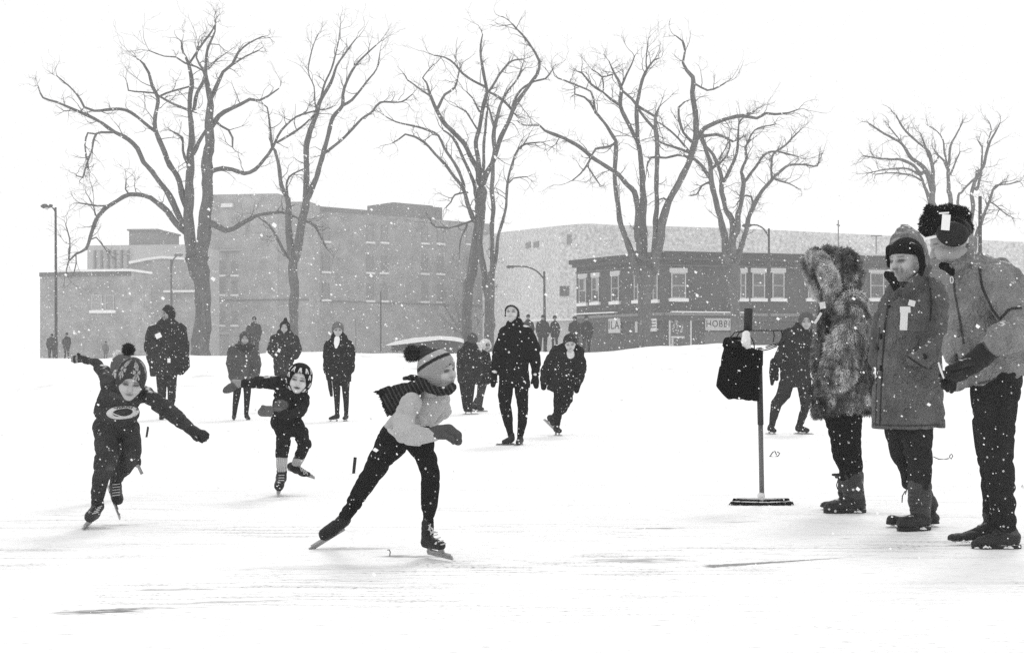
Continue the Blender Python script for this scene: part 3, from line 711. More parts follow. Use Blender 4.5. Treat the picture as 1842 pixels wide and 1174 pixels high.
tree('bare tree seen above the fur cap, its limbs fanning to the left', 112, T4, [
 [(1130,1900,34),(1125,1500,32),(1110,1000,25),(1095,860,22)],
 [(1090,850,19),(1080,740,19),(1060,650,19),(1020,590,15),(950,530,13),(870,430,9),(800,380,8),(720,340,7),(640,285,5)],
 [(1090,800,15),(1095,650,13),(1085,570,13),(1060,490,11),(1010,440,8),(930,370,8),(880,320,7),(830,225,5)],
 [(1000,640,13),(960,590,11),(880,540,11),(800,535,8),(690,525,6),(600,510,4)],[(1000,650,8),(930,610,7),(860,600,6),(760,605,5),(640,630,4)],
 [(1020,690,8),(960,655,6),(880,640,6),(800,630,5),(690,640,4)],[(1085,880,14),(1040,760,12),(1020,700,10)],[(880,440,7),(840,380,5),(780,305,4)],
 [(1060,520,8),(1030,430,7),(1000,350,4)],[(1090,570,8),(1130,510,7),(1100,470,5)]], 7, twig=1.6)
tree('thin upright bare tree directly above the middle of the fur cap', 114, T4, [
 [(1210,1900,26),(1215,900,17),(1200,750,13),(1200,600,12)],[(1200,610,12),(1165,545,9),(1130,510,6)],[(1200,580,10),(1215,440,8),(1250,370,6),(1300,275,4)],
 [(1215,640,8),(1250,550,6),(1280,480,4)],[(1195,590,8),(1170,490,7),(1160,400,5),(1120,340,4),(1050,295,3)]], 8, twig=1.0)
tree('bare forked tree just left of the pole at the right', 104, T4, [
 [(1330,1900,22),(1360,950,16),(1370,750,13),(1410,640,13),(1450,560,11),(1480,430,9),(1530,340,6),(1560,280,4)],
 [(1430,600,8),(1435,450,6),(1410,410,4)],[(1470,420,5),(1500,330,4),(1480,265,3)],[(1265,1900,12),(1262,900,10),(1300,760,8),(1380,670,8)],[(1400,750,10),(1430,620,9)]], 9, twig=1.0)
tree('leaning bare tree at the right edge with its twigs over the parka shoulder', 96, T4, [
 [(1340,1900,18),(1380,1150,14),(1440,960,11),(1500,790,9),(1530,720,7),(1625,710,5),(1700,690,4)],[(1520,745,6),(1570,700,5),(1620,690,3)],
 [(1480,830,6),(1530,860,5),(1600,920,4),(1660,950,3)],[(1450,940,6),(1470,860,5),(1460,820,3)],[(1560,880,4),(1540,920,3)]], 10, twig=1.8)
# a thin young tree against the hazy block
tree('thin young tree with fine branches in front of the large hazy building', 118, (370, 340, 3.475), [
 [(1640,1080,9),(1630,960,8),(1600,900,7)],[(1600,900,6),(1560,840,5),(1510,760,4),(1480,700,3)],[(1610,900,6),(1600,780,4),(1610,640,3)],[(1600,900,5),(1540,870,4),(1500,820,3)],
 [(1640,960,6),(1690,860,4),(1740,780,3)],[(1590,860,4),(1570,760,3),(1550,660,2)]], 12, twig=2.6)
# ------------------------------------------------------------------ buildings
class Wall:
    """a vertical wall from A to B (ground points, left to right as seen); boxes are given in wall metres or photo pixels"""
    def __init__(s, pa, Ya, pb, Yb):
        s.A = P(pa, HY, Ya)[:2]; s.B = P(pb, HY, Yb)[:2]; s.d = (s.B - s.A); s.L = np.linalg.norm(s.d); s.d /= s.L
        s.n = np.array([s.d[1], -s.d[0]])                  # towards the camera
        if s.n[1] > 0: s.n = -s.n
    def s_of(s, px):
        k = (px - CX) / FPX; return (k * s.A[1] - s.A[0]) / (s.d[0] - k * s.d[1])
    def z_of(s, px, py):
        y = s.A[1] + s.s_of(px) * s.d[1]; return 1 + (HY - py) / FPX * y
    def box(s, mb, s0, s1, z0, z1, o0, o1, tone=.2):
        q = lambda u, o, z: (*(s.A + s.d * u + s.n * o), z)
        return mb.hexa([q(s0, o0, z0), q(s1, o0, z0), q(s1, o1, z0), q(s0, o1, z0), q(s0, o0, z1), q(s1, o0, z1), q(s1, o1, z1), q(s0, o1, z1)], tone)
def part(wl, name, mat, parent, boxes):
    mb = MB()
    for b_ in boxes: wl.box(mb, *b_)
    return mb.build(name, M[mat], parent)
bk, n, b = newmat('brickwork')
tc = N(n, "ShaderNodeTexCoord"); mp = N(n, "ShaderNodeMapping"); n.links.new(tc.outputs['Object'], mp.inputs[0]); mp.inputs[2].default_value = (math.radians(90), 0, 0)
br = N(n, "ShaderNodeTexBrick"); n.links.new(mp.outputs[0], br.inputs[0]); br.inputs['Scale'].default_value = 2.2
br.inputs['Color1'].default_value = (.9, .9, .9, 1); br.inputs['Color2'].default_value = (1.15, 1.15, 1.15, 1); br.inputs['Mortar'].default_value = (1.5, 1.5, 1.5, 1); br.inputs['Mortar Size'].default_value = .012
at = N(n, "ShaderNodeAttribute"); at.attribute_name = 'tone'; bwn = N(n, "ShaderNodeRGBToBW"); n.links.new(br.outputs[0], bwn.inputs[0])
z = N(n, "ShaderNodeTexNoise"); n.links.new(tc.outputs['Object'], z.inputs[0]); z.inputs['Scale'].default_value = .7; z.inputs['Detail'].default_value = 8
c = mathn(n, 'MULTIPLY', mathn(n, 'MULTIPLY', at.outputs['Fac'], bwn.outputs[0]), mathn(n, 'ADD', mathn(n, 'MULTIPLY', z.outputs[0], 1.2), .4))
cb = N(n, "ShaderNodeCombineColor")
for i in range(3): n.links.new(c, cb.inputs[i])
n.links.new(cb.outputs[0], b.inputs['Base Color']); b.inputs['Roughness'].default_value = .9; M['brick'] = bk

def block(root, wl, depth, z0, z1, tone, mat='wall', name='wall', s0=0, s1=None, o0=0):
    return part(wl, name, mat, root, [(s0, wl.L if s1 is None else s1, z0, z1, -depth, o0, tone)])
def window(wl, root, px0, px1, py0, py1, lintel=True, sill=True, frame=.45, glass=.06, caph=.3, mull=True, tall=0):
    a, b_ = wl.s_of(px0), wl.s_of(px1); zc = wl.z_of((px0 + px1) / 2, py0); z0 = wl.z_of((px0 + px1) / 2, py1); t = .09; wd = b_ - a
    fr = [(a + .12, a + .12 + t, z0, zc, .03, .09, frame), (b_ - .12 - t, b_ - .12, z0, zc, .03, .09, frame), (a + .12 + t, b_ - .12 - t, zc - t, zc, .03, .09, frame), (a + .12 + t, b_ - .12 - t, z0, z0 + t, .03, .09, frame)]
    if mull: fr.append((a + .12 + t, b_ - .12 - t, (z0 + zc) / 2 - .03, (z0 + zc) / 2 + .03, .03, .08, frame))
    w_ = part(wl, 'window', 'paint', root, fr)
    part(wl, 'pane', 'glass', w_, [(a + .12 + t * .5, b_ - .12 - t * .5, z0 + t * .4, zc - t * .4, -.02, .05, glass)])
    if lintel: part(wl, 'lintel', 'paint', w_, [(a, b_, zc, zc + caph, .0, .10, .55)])
    if sill: part(wl, 'sill', 'snowtop', w_, [(a - .05, b_ + .05, z0 - .24, z0, .0, .2, .7)])
    return w_

# --- brick corner building
Yc = 105; w1 = Wall(1037, 114.4, 1195, Yc); w2 = Wall(1195, Yc, 1760, 112.2); zr = w1.z_of(1195, 452)
bb = empty('corner_building', (*w1.A, .7)); tagp(bb, 'two-storey brick corner building with pale window lintels and shop signs', 'building', 'buildings beyond the rink')
bt = .055
v = []; far1 = w1.A + np.array([10, 22]); far2 = w2.B + np.array([6, 20])
base = [tuple(w1.A), tuple(w1.B), tuple(w2.B), tuple(far2), tuple(far1)]
mb = MB(); nb = 5
mb.add([(x, y, .3) for x, y in base] + [(x, y, zr) for x, y in base], [(i, (i + 1) % nb, (i + 1) % nb + nb, i + nb) for i in range(nb)] + [tuple(range(nb, 2 * nb))], bt)
mb.build('wall', M['brick'], bb)
rf = [(x, y, zr + .01) for x, y in base]; mb = MB()
mb.add([(x, y, zr + .004) for x, y in base] + [(x, y, zr + .16) for x, y in base], [(i, (i + 1) % nb, (i + 1) % nb + nb, i + nb) for i in range(nb)] + [tuple(range(nb, 2 * nb))]); mb.build('roof_snow', M['snowtop'], bb)
for wl in (w1, w2):
    L = wl.L
    part(wl, 'cornice', 'wall', bb, [(-.3, L + .3, zr - .35, zr - .02, .003, .55, .05), (-.15, L + .15, zr - .6, zr - .35, .003, .32, .09), (0, L, zr - 1.05, zr - .95, .003, .12, .11)])
    part(wl, 'shop_cornice', 'wall', bb, [(.0, L, wl.z_of(1195, 567), wl.z_of(1195, 562), .003, .4, .2), (.0, L, wl.z_of(1195, 576), wl.z_of(1195, 567), .003, .14, .10)])
part(w1, 'snow_ledge', 'snowtop', bb, [(w1.s_of(1040), w1.s_of(1112), w1.z_of(1150, 561.5) + .02, w1.z_of(1150, 561.5) + .12, .05, .38)])
part(w2, 'snow_ledge', 'snowtop', bb, [(w2.s_of(1205), w2.s_of(1345), w2.z_of(1195, 562) + .01, w2.z_of(1195, 562) + .10, .05, .38)])
for a_, b_, t_, bo in ((1041, 1057, 500, 545), (1064, 1080, 498, 543), (1099, 1116, 495, 542), (1140, 1151, 491, 540), (1174, 1186, 488, 539)):
    window(w1, bb, a_, b_, t_, bo, caph=.33, glass=.045)
part(w1, 'curtain', 'paint', bb, [(w1.s_of(1051), w1.s_of(1054), w1.z_of(1053, 524), w1.z_of(1053, 503), .06, .075, .35)])
part(w1, 'curtain', 'paint', bb, [(w1.s_of(1073), w1.s_of(1078), w1.z_of(1076, 524), w1.z_of(1076, 500), .06, .075, .35)])
for a_, b_ in ((1204, 1236), (1328, 1344), (1350, 1378), (1386, 1413), (1450, 1480), (1562, 1592), (1640, 1670)):
    window(w2, bb, a_, b_, 490.5, 536.5, caph=.34, glass=.075)
# shop fronts
def sign(wl, px0, px1, py0, py1, text, tone=.62, ttone=.05, cut=None):
    a, b_ = wl.s_of(px0), wl.s_of(px1); zt, zb = wl.z_of(px0, py0), wl.z_of(px0, py1)
    o = part(wl, 'sign', 'paint', bb, [(a, b_, zb, zt, .13, .2, tone)])
    if text:
        cu = bpy.data.curves.new('t', 'FONT'); cu.body = text; cu.size = 1; cu.space_character = 1.12; cu.offset = .012
        to = bpy.data.objects.new('t', cu); col.objects.link(to); bpy.context.view_layer.update()
        me = to.evaluated_get(bpy.context.evaluated_depsgraph_get()).to_mesh(); vv = np.array([v_.co[:] for v_ in me.vertices]); ff = [tuple(p_.vertices) for p_ in me.polygons]
        mn, mxx = vv.min(0), vv.max(0); W_, H_ = b_ - a, zt - zb; m_ = .10
        u = a + W_ * (.04 + .92 * (vv[:, 0] - mn[0]) / (mxx[0] - mn[0])); zz = zb + H_ * (.27 + .55 * (vv[:, 1] - mn[1]) / (mxx[1] - mn[1]))
        pts = [(*(wl.A + wl.d * uu + wl.n * .206), z_) for uu, z_ in zip(u, zz)]
        to.to_mesh_clear(); bpy.data.objects.remove(to); bpy.data.curves.remove(cu)
        link_mesh('lettering', pts, ff, M['paint'], o, tone=ttone)
    return o
sign(w1, 1098, 1119, 573, 599, 'ILA', .55)
part(w1, 'post', 'paint', bb, [(w1.s_of(1144.5), w1.s_of(1148.5), w1.z_of(1146, 598), w1.z_of(1146, 575), .05, .12, .5)])
sign(w1, 1172.5, 1184.5, 573, 596, 'E', .65)
sign(w2, 1267, 1312, 572, 594, 'HOBBI', .5)
dr = part(w2, 'doorway', 'paint', bb, [(w2.s_of(1202.5), w2.s_of(1204.8), .5, w2.z_of(1204, 575), .02, .14, .6), (w2.s_of(1240.5), w2.s_of(1243), .5, w2.z_of(1242, 575), .02, .14, .6),
   (w2.s_of(1206), w2.s_of(1230), w2.z_of(1215, 607.5), w2.z_of(1215, 604.5), .02, .14, .6), (w2.s_of(1207), w2.s_of(1210.5), .5, w2.z_of(1208, 608), .02, .12, .5)])
part(w2, 'pane', 'glass', dr, [(w2.s_of(1205.5), w2.s_of(1240), .5, w2.z_of(1220, 577), .004, .03, .05)])
part(w2, 'shop_window', 'glass', bb, [(w2.s_of(1267), w2.s_of(1312), .5, w2.z_of(1290, 597), .004, .03, .09)])
part(w2, 'shop_window', 'glass', bb, [(w2.s_of(1318), w2.s_of(1345), .5, w2.z_of(1330, 577), .004, .03, .08), ])
# faint things in the shop window by the door
r_ = np.random.default_rng(4); mb = MB()
for _ in range(26):
    u = r_.uniform(w2.s_of(1206), w2.s_of(1227)); zz = r_.uniform(w2.z_of(1215, 602), w2.z_of(1215, 578)); w2.box(mb, u, u + .12, zz, zz + .1, .033, .04, r_.uniform(.2, .6))
o_ = mb.build('window_display', M['paint'], bb); o_['kind'] = 'stuff'

# --- white warehouse behind it
wh = empty('warehouse', P(885, 640, 150)); tagp(wh, 'long pale windowless warehouse with a low curved roof behind the brick building', 'building', 'buildings beyond the rink')
a0 = Wall(868, 182, 1006, 150); a1 = Wall(1006, 150, 2000, 166)
prof = [(868, 424), (900, 418), (960, 411), (1006, 406), (1040, 403), (1060, 402), (1115, 405), (1200, 407), (1300, 410), (1400, 414), (1600, 424), (1815, 434), (2000, 442)]
vv = []; 
for px, py in prof:
    wl = a0 if px <= 1006 else a1; u = wl.s_of(px); xy = wl.A + wl.d * u; zt = wl.z_of(px, py); vv.append((xy[0], xy[1], zt))
nb = len(vv); V_ = [(x, y, .3) for x, y, z_ in vv] + vv + [(x + 6, y + 30, z_ + .05) for x, y, z_ in vv] + [(x + 6, y + 30, .3) for x, y, z_ in vv]
F_ = []
for i in range(nb - 1):
    for k in range(3): F_.append((k * nb + i, k * nb + i + 1, (k + 1) * nb + i + 1, (k + 1) * nb + i))
F_ += [(0, nb, 2 * nb, 3 * nb), (nb - 1, 2 * nb - 1, 3 * nb - 1, 4 * nb - 1)]
stp, n, b = newmat('stippled_render')
tc = N(n, "ShaderNodeTexCoord"); z = N(n, "ShaderNodeTexNoise"); n.links.new(tc.outputs['Object'], z.inputs[0]); z.inputs['Scale'].default_value = 3.2; z.inputs['Detail'].default_value = 3
z2 = N(n, "ShaderNodeTexNoise"); n.links.new(tc.outputs['Object'], z2.inputs[0]); z2.inputs['Scale'].default_value = .12; z2.inputs['Detail'].default_value = 3
c = mathn(n, 'MULTIPLY', mathn(n, 'ADD', mathn(n, 'MULTIPLY', z.outputs[0], .9), .1), mathn(n, 'ADD', mathn(n, 'MULTIPLY', z2.outputs[0], .4), .85)); cb = N(n, "ShaderNodeCombineColor")
for i in range(3): n.links.new(c, cb.inputs[i])
n.links.new(cb.outputs[0], b.inputs['Base Color']); b.inputs['Roughness'].default_value = .95; M['stipple'] = stp
link_mesh('wall', V_, F_, M['stipple'], wh)
for px0, px1, py0, py1 in ((947, 955, 437, 447), (961, 970, 436, 446), (1020, 1028, 422, 440)):
    wl = a0 if px1 < 1006 else a1
    part(wl, 'window', 'paint', wh, [(wl.s_of(px0), wl.s_of(px1), wl.z_of(px0, py1), wl.z_of(px0, py0), .02, .12, .22)])
part(a1, 'vent', 'paint', wh, [(a1.s_of(1007), a1.s_of(1023), a1.z_of(1010, 532), a1.z_of(1010, 514.5), .02, .15, .08)])
part(a1, 'roof_snow', 'snowtop', wh, [(a1.s_of(1300), a1.s_of(1590), a1.z_of(1450, 459) - 1, a1.z_of(1450, 459) - .7, .02, .3)])
# low white shed in front of the warehouse
wl = Wall(962, 120, 1037, 118)
sh = empty('low_annex', (*wl.A, .7)); tagp(sh, 'low pale annex with a snow-covered roof at the left of the brick building', 'building', 'buildings beyond the rink')
block(sh, wl, 5, .3, wl.z_of(1000, 577), .5); part(wl, 'roof', 'snowtop', sh, [(-.3, wl.L - .1, wl.z_of(1000, 577) + .003, wl.z_of(1000, 573.5), -5.2, .35)])

# --- large hazy block
def hazy(label, name='building'):
    r = empty('building', (0, 0, .7)); tagp(r, label, 'building', 'buildings beyond the rink'); return r
d1 = Wall(556, 180, 884, 199)
hb_ = hazy('large dark multi-storey building with snow on its window sills, seen through the snowfall'); hb_.location = (*d1.A, .7)
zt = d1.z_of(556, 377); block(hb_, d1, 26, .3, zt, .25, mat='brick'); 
part(d1, 'parapet', 'wall', hb_, [(0, d1.s_of(667), zt + .003, zt + .5, -.6, .18, .15)])
pent = [(731, 803, 374, 392), (803, 820, 380, 396)]
for px0, px1, py0, py1 in pent:
    part(d1, 'penthouse', 'wall', hb_, [(d1.s_of(px0), d1.s_of(px1), zt + .003, zt + (py1 - py0) / FPX * 190 + .9, -9, -3.0, .17)])
part(d1, 'band_course', 'wall', hb_, [(0, d1.L, d1.z_of(556, 541), d1.z_of(556, 539.5), .003, .14, .10)])
for pxs in ((578, 594), (658, 673), (684, 698), (757, 771), (785, 799), (838, 850)):
    for top, bot in ((403, 433), (458, 487.5), (508, 538)):
        o_ = (pxs[0] - 556) / 328 * 7
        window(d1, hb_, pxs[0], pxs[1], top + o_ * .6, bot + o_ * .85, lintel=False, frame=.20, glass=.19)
d0 = Wall(378, 176, 556, 174)
h0 = hazy('tall hazy building seen just right of the largest tree trunk'); h0.location = (*d0.A, .7)
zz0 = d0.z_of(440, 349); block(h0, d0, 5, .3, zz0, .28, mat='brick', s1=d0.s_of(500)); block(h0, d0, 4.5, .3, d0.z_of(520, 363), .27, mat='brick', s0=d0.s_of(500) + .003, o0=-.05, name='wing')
part(d0, 'roof_snow', 'snowtop', h0, [(d0.s_of(400), d0.s_of(420), zz0 - 1.6, zz0 - 1.15, .003, .5)])
part(d0, 'ledge', 'wall', h0, [(0, d0.L * .3, d0.z_of(390, 452), d0.z_of(390, 449), .003, .3, .34), (0, d0.L * .2, d0.z_of(390, 601), d0.z_of(390, 597), .003, .3, .4), (0, d0.L, d0.z_of(390, 541), d0.z_of(390, 539), .003, .15, .10)])
for px in (392, 416):
    for t_ in (470, 505, 560): window(d0, h0, px, px + 13, t_, t_ + 24, lintel=False, sill=True, frame=.24, glass=.24)
# --- left group
l1 = Wall(72, 126, 236, 124.5); g1 = hazy('low hazy building at the far left with a snowy flat roof and wide window'); g1.location = (*l1.A, .7)
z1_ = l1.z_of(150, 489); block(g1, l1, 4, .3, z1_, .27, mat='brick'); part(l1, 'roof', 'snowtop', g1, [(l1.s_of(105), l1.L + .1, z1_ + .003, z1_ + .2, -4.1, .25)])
part(l1, 'fascia', 'wall', g1, [(0, l1.L, z1_ - .35, z1_ - .02, .003, .15, .13)])
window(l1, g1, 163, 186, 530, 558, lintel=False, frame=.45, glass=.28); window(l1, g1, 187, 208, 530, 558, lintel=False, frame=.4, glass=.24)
l2 = Wall(157, 163, 345, 161.5); g2 = hazy('pale hazy building with a square rooftop house, behind the low left building'); g2.location = (*l2.A, .7)
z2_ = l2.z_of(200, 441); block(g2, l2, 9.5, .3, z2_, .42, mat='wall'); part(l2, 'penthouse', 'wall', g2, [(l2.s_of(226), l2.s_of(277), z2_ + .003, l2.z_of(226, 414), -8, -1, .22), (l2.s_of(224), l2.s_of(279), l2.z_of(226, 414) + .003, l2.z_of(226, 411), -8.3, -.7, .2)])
part(l2, 'pilasters', 'wall', g2, [(l2.s_of(170 + 12 * i), l2.s_of(173 + 12 * i), 2, z2_ - .6, .003, .25, .2) for i in range(6)])
l3 = Wall(234, 137, 352, 136); g3 = hazy('middle hazy building with a sloping snowy roof edge, left of the largest tree'); g3.location = (*l3.A, .7)
mb = MB(); pr = [(234, 474), (262, 468), (292, 464), (300, 464.5), (352, 468)]; top = [(*(l3.A + l3.d * l3.s_of(p[0])), l3.z_of(*p)) for p in pr]; k = len(top)
V_ = [(x, y, .3) for x, y, z_ in top] + top + [(x, y + 4, z_) for x, y, z_ in top]; F_ = [(q * k + i, q * k + i + 1, (q + 1) * k + i + 1, (q + 1) * k + i) for q in (0, 1) for i in range(k - 1)] + [(0, k, 2 * k), (k - 1, 2 * k - 1, 3 * k - 1)]
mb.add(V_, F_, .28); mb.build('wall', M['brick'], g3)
mb = MB()
for i in range(k - 1): mb.bar(np.array(top[i]) + (0, -.12, .06), np.array(top[i + 1]) + (0, -.12, .06), .5, .22)
mb.build('roof_snow', M['snowtop'], g3)
part(l3, 'ledge', 'snowtop', g3, [(l3.s_of(296), l3.s_of(352), l3.z_of(300, 524) - .1, l3.z_of(300, 524) + .1, .003, .3), (l3.s_of(232) + .3, l3.s_of(272), l3.z_of(250, 582) - .08, l3.z_of(250, 582) + .08, .003, .2)])
# --- snow-roofed shelter behind the bank
s1_ = Wall(704, 73, 829, 73); sl_ = empty('park_shelter', (*s1_.A, .8)); tagp(sl_, 'low park shelter with a shallow gable roof under thick snow, behind the striped hat', 'shelter')
zt_ = lambda px, py: 1 + (HY - py) / FPX * 73
mb = MB(); q = [(704, 621), (740, 617), (792, 611.5), (828, 614.5)]
V_ = [(*(s1_.A + s1_.d * s1_.s_of(a_)), zt_(a_, b_)) for a_, b_ in q]; V_ = [(x, y, .7) for x, y, z_ in V_] + V_; V_ += [(x, y + 4, z_) for x, y, z_ in V_]
F_ = [(i, i + 1, i + 5, i + 4) for i in range(3)] + [(i + 8, i + 12, i + 13, i + 9) for i in range(3)] + [(0, 4, 12, 8), (3, 11, 15, 7)]
mb.add(V_, F_, .10); mb.build('wall', M['wood'], sl_)
topc = [(695, 620.5), (712, 614), (745, 607.5), (792, 604.2), (815, 605.5), (829, 608)]; botc = [(695, 621.5), (712, 620.5), (745, 616.5), (792, 611), (815, 613), (829, 615)]
V_ = []
for yy in (72.6, 77.6):
    for (a_, b_), (c_, d_) in zip(topc, botc): V_ += [((a_ - CX) / FPX * 73, yy, zt_(a_, b_)), ((c_ - CX) / FPX * 73, yy, zt_(c_, d_))]
k = len(topc); F_ = [(2 * i, 2 * i + 2, 2 * i + 3, 2 * i + 1) for i in range(k - 1)] + [(2 * k + 2 * i, 2 * k + 2 * i + 1, 2 * k + 2 * i + 3, 2 * k + 2 * i + 2) for i in range(k - 1)]
F_ += [(2 * i, 2 * k + 2 * i, 2 * k + 2 * i + 2, 2 * i + 2) for i in range(k - 1)] + [(2 * i + 1, 2 * i + 3, 2 * k + 2 * i + 3, 2 * k + 2 * i + 1) for i in range(k - 1)] + [(0, 1, 2 * k + 1, 2 * k), (2 * k - 2, 4 * k - 2, 4 * k - 1, 2 * k - 1)]
link_mesh('roof', V_, F_, M['snowtop'], sl_, smooth=False)
# picket fence
fe = MB(); yf = 70
for i in range(34):
    px = 676 + i * 3.2 * (1 if i < 30 else 1); p = P(px, 632.5, yf); fe.box(p[0] - .028, p[0] + .028, yf, yf + .03, .7, p[2] + .05 * math.sin(i * 5), .3)
a_, b_ = P(674, 634, yf), P(786, 634, yf); fe.box(a_[0], b_[0], yf + .032, yf + .06, a_[2] - .03, a_[2] + .03, .3)
pf = fe.build('picket_fence', M['wood'], loc=P(730, 640, yf)); tagp(pf, 'low slatted fence along the top of the snow bank left of the shelter', 'fence')

# ------------------------------------------------------------------ lamps and poles
def lamp(label, Y, px, top, bot, wpx, armpts, headpx, tone=.05, hr=.14):
    b0 = P(px + 1, bot, Y); g = .72 if Y > 68 else b0[2]; r = empty('street_lamp', (b0[0], Y, g)); tagp(r, label, 'street lamp', 'street lamps')
    t0 = P(px, top, Y); wr = wpx / 2 * Y / FPX
    MB().tube([(b0[0], Y, g - .3), (b0[0], Y, 2.0), t0], [wr * 1.3, wr * 1.1, wr * .75], 10, tone).build('pole', M['paint'], r, smooth=True)
    ap = [P(a_, b_, Y - .02 * i) for i, (a_, b_) in enumerate(armpts)]
    ap = [np.append(q_, 0) for q_ in ap]; c = catmull([list(q_[:3]) + [wr * .55] for q_ in ap], .2)
    MB().tube(c[:, :3], c[:, 3], 8, tone).build('arm', M['paint'], r, smooth=True)
    h = P(*headpx, Y - .02 * len(armpts)); L_ = hr * 2.6
    MB().tube([h + (-L_, 0, -.0), h + (-L_ * .6, 0, 0), h + (L_ * .5, 0, .02), h + (L_, 0, .05)], [hr * .25, hr, hr * .9, hr * .3], 10, tone * 1.5).build('lamp_head', M['paint'], r, smooth=True)
    MB().tube([h + (0, 0, -hr * .6), h + (0, 0, -hr * 1.5)], [hr * .8, hr * .5], 10, .6).build('lamp_glass', M['paint'], r, smooth=True)
    MB().tube([h + (-L_ * .4, 0, hr * .8), h + (L_ * .4, 0, hr * .9)], [hr * .45, hr * .4], 8, .7).build('snow_cap', M['snowtop'], r, smooth=True)
    return r
lamp('tall street lamp at the far left edge, its arm pointing left', 87, 100, 373, 640, 5, [(101, 384), (97, 376), (92, 372)], (84, 371))
lamp('faint distant street lamp between the left buildings and the largest tree', 118, 308, 466, 640, 4.5, [(309, 480), (312, 466), (318, 460)], (321, 459), tone=.08)
lamp('curved-arm street lamp standing left of the brick building', 112, 979, 488, 640, 5.2, [(979, 502), (966, 488), (948, 480), (924, 479)], (919, 480))
lamp('curved-arm street lamp in front of the brick building near the fur hood', 100, 1383, 411, 640, 5, [(1383, 426), (1374, 412), (1362, 405), (1350, 405)], (1344, 406))
def pole(label, Y, px, top, bot, wpx, arms=(), tone=.06, zb=.7):
    r = empty('utility_pole', (P(px, top, Y)[0], Y, zb)); tagp(r, label, 'pole', 'poles beyond the rink'); t0 = P(px, top, Y); b0 = P(px, bot, Y); wr = wpx / 2 * Y / FPX
    MB().tube([(b0[0], Y, min(zb - .2, b0[2])), t0], [wr * 1.15, wr * .9], 8, tone).build('post', M['wood'], r, smooth=True)
    for (a_, b_, c_, d_) in arms: MB().bar(P(a_, b_, Y - .2), P(c_, d_, Y - .2), .12, .12, tone=tone).build('crossarm', M['wood'], r)
pole('thick dark pole rising behind the right-hand parka', 62, 1763, 353, 640, 7, tone=.05, zb=1.2)
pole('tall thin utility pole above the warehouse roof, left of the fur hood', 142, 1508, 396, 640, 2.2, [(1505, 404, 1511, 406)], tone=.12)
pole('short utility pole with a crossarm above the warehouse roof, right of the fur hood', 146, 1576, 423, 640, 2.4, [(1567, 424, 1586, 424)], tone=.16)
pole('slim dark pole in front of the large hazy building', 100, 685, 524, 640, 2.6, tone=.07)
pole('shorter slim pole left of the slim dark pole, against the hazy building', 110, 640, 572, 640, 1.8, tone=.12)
# ------------------------------------------------------------------ people
T = lambda f: f
SN = 'skaters and onlookers on the ice'
def stripes(fr, axis, edges, tones):
    return lambda V: np.array(tones)[np.digitize(fr(V) @ np.asarray(axis), edges)]

# ===== the leading skater: striped bobble hat, pale sweater, fringed scarf
A = Fig(7.3, (540, 600, 2.796), (690, 1128), 'child skater in front, pale sweater, striped bobble hat and fringed dark scarf', 'child speed skaters', h=.0065)
A.head(698, 186, 0, H=.212, yaw=52, pitch=12, roll=-17, neck=(655, 300, .02), brow=.11, tone=.42, hairtone=.04)
ax = np.array([0, -.42, .91])
hat = [A.HE(0, -.04, .10, .39, .46, .43), A.HE(0, -.24, .0, .36, .32, .38, .1), A.HCH([(0, -.2, .24, .29), (0, -.42, .48, .15)], .12), A.HE(-.27, -.02, -.12, .12, .27, .30, .08)]
hat.append(('ell', A.L(.0, .64, -.20), [.47 * .212, .40 * .212, .50 * .212], A.hR, .01, 's'))
hat.append(A.HCUT((0, 0, -.42), (0, .1, -1)))
hb1 = A.g('hat', hat, lambda V: np.array([.33, .33, .03, .42, .04])[np.digitize(A.q(V) @ ax, [-.5, .18, .27, .42])] * (1 - .12 * (np.abs(A.q(V)[:, 0] * 9 % 1 - .5))), 'knit', h=.0045, disp=fold_disp(.003, (30, 30, 30)), body=False)
V, Q = sdf_mesh([A.E(562, 100, .03, 30, 30, 30)], .008); pp = link_mesh('pompom', V, Q, M['fur'], hb1, smooth=True, tone=.03, uniform=4)
strands('pompom_wool', V, vnormals(V, Q), 1500, .022, M['fur'], pp, lambda p, i, r: r.uniform(.02, .09, len(p)), droop=0, spread=.5, width=.007)
A.g('hair', [A.HCH([(-.17, .25, .17, .05), (-.08, .315, .13, .045), (.03, .335, .14, .04), (.12, .30, .13, .045), (.2, .24, .17, .04)], .02)], .035, 'fur', h=.004, disp=fold_disp(.004, (70, 70, 20)), body=False)
sw = A.g('sweater', [A.C([(668, 345, .02, 60), (600, 410, .02, 80), (520, 470, .02, 82), (470, 520, .02, 80)], 14, .85), A.cut(405, 458, 600, 562),
    A.C([(560, 350, -.08, 50), (520, 430, -.13, 49), (524, 496, -.16, 48), (590, 510, -.19, 42), (672, 503, -.20, 30)], 16),
    A.C([(715, 335, .10, 40), (725, 390, .16, 36), (660, 440, .20, 34), (610, 470, .22, 26)], 14)],
    lambda V: .47, 'knit', disp=fold_disp(.016, (8, 8, 13)), label='pale plain sweater')
A.g('waistband', [A.C([(432, 470, .02, 13), (480, 505, -.09, 15), (540, 545, -.12, 15), (598, 553, -.10, 13)], 4)], .55, 'knit', h=.0055, body=False)
A.g('mitten', [A.C([(672, 500, -.20, 33), (700, 496, -.20, 37), (745, 492, -.21, 37), (785, 515, -.21, 30), (793, 540, -.21, 22)], 10, .8), A.C([(725, 510, -.235, 16), (760, 528, -.25, 15), (772, 545, -.25, 12)], 6)], .085, 'knit', h=.005, disp=fold_disp(.004, (25, 25, 25)))
A.g('mitten', [A.C([(612, 470, .22, 26), (575, 478, .24, 28), (545, 490, .24, 22)], 8)], .085, 'knit', h=.006)
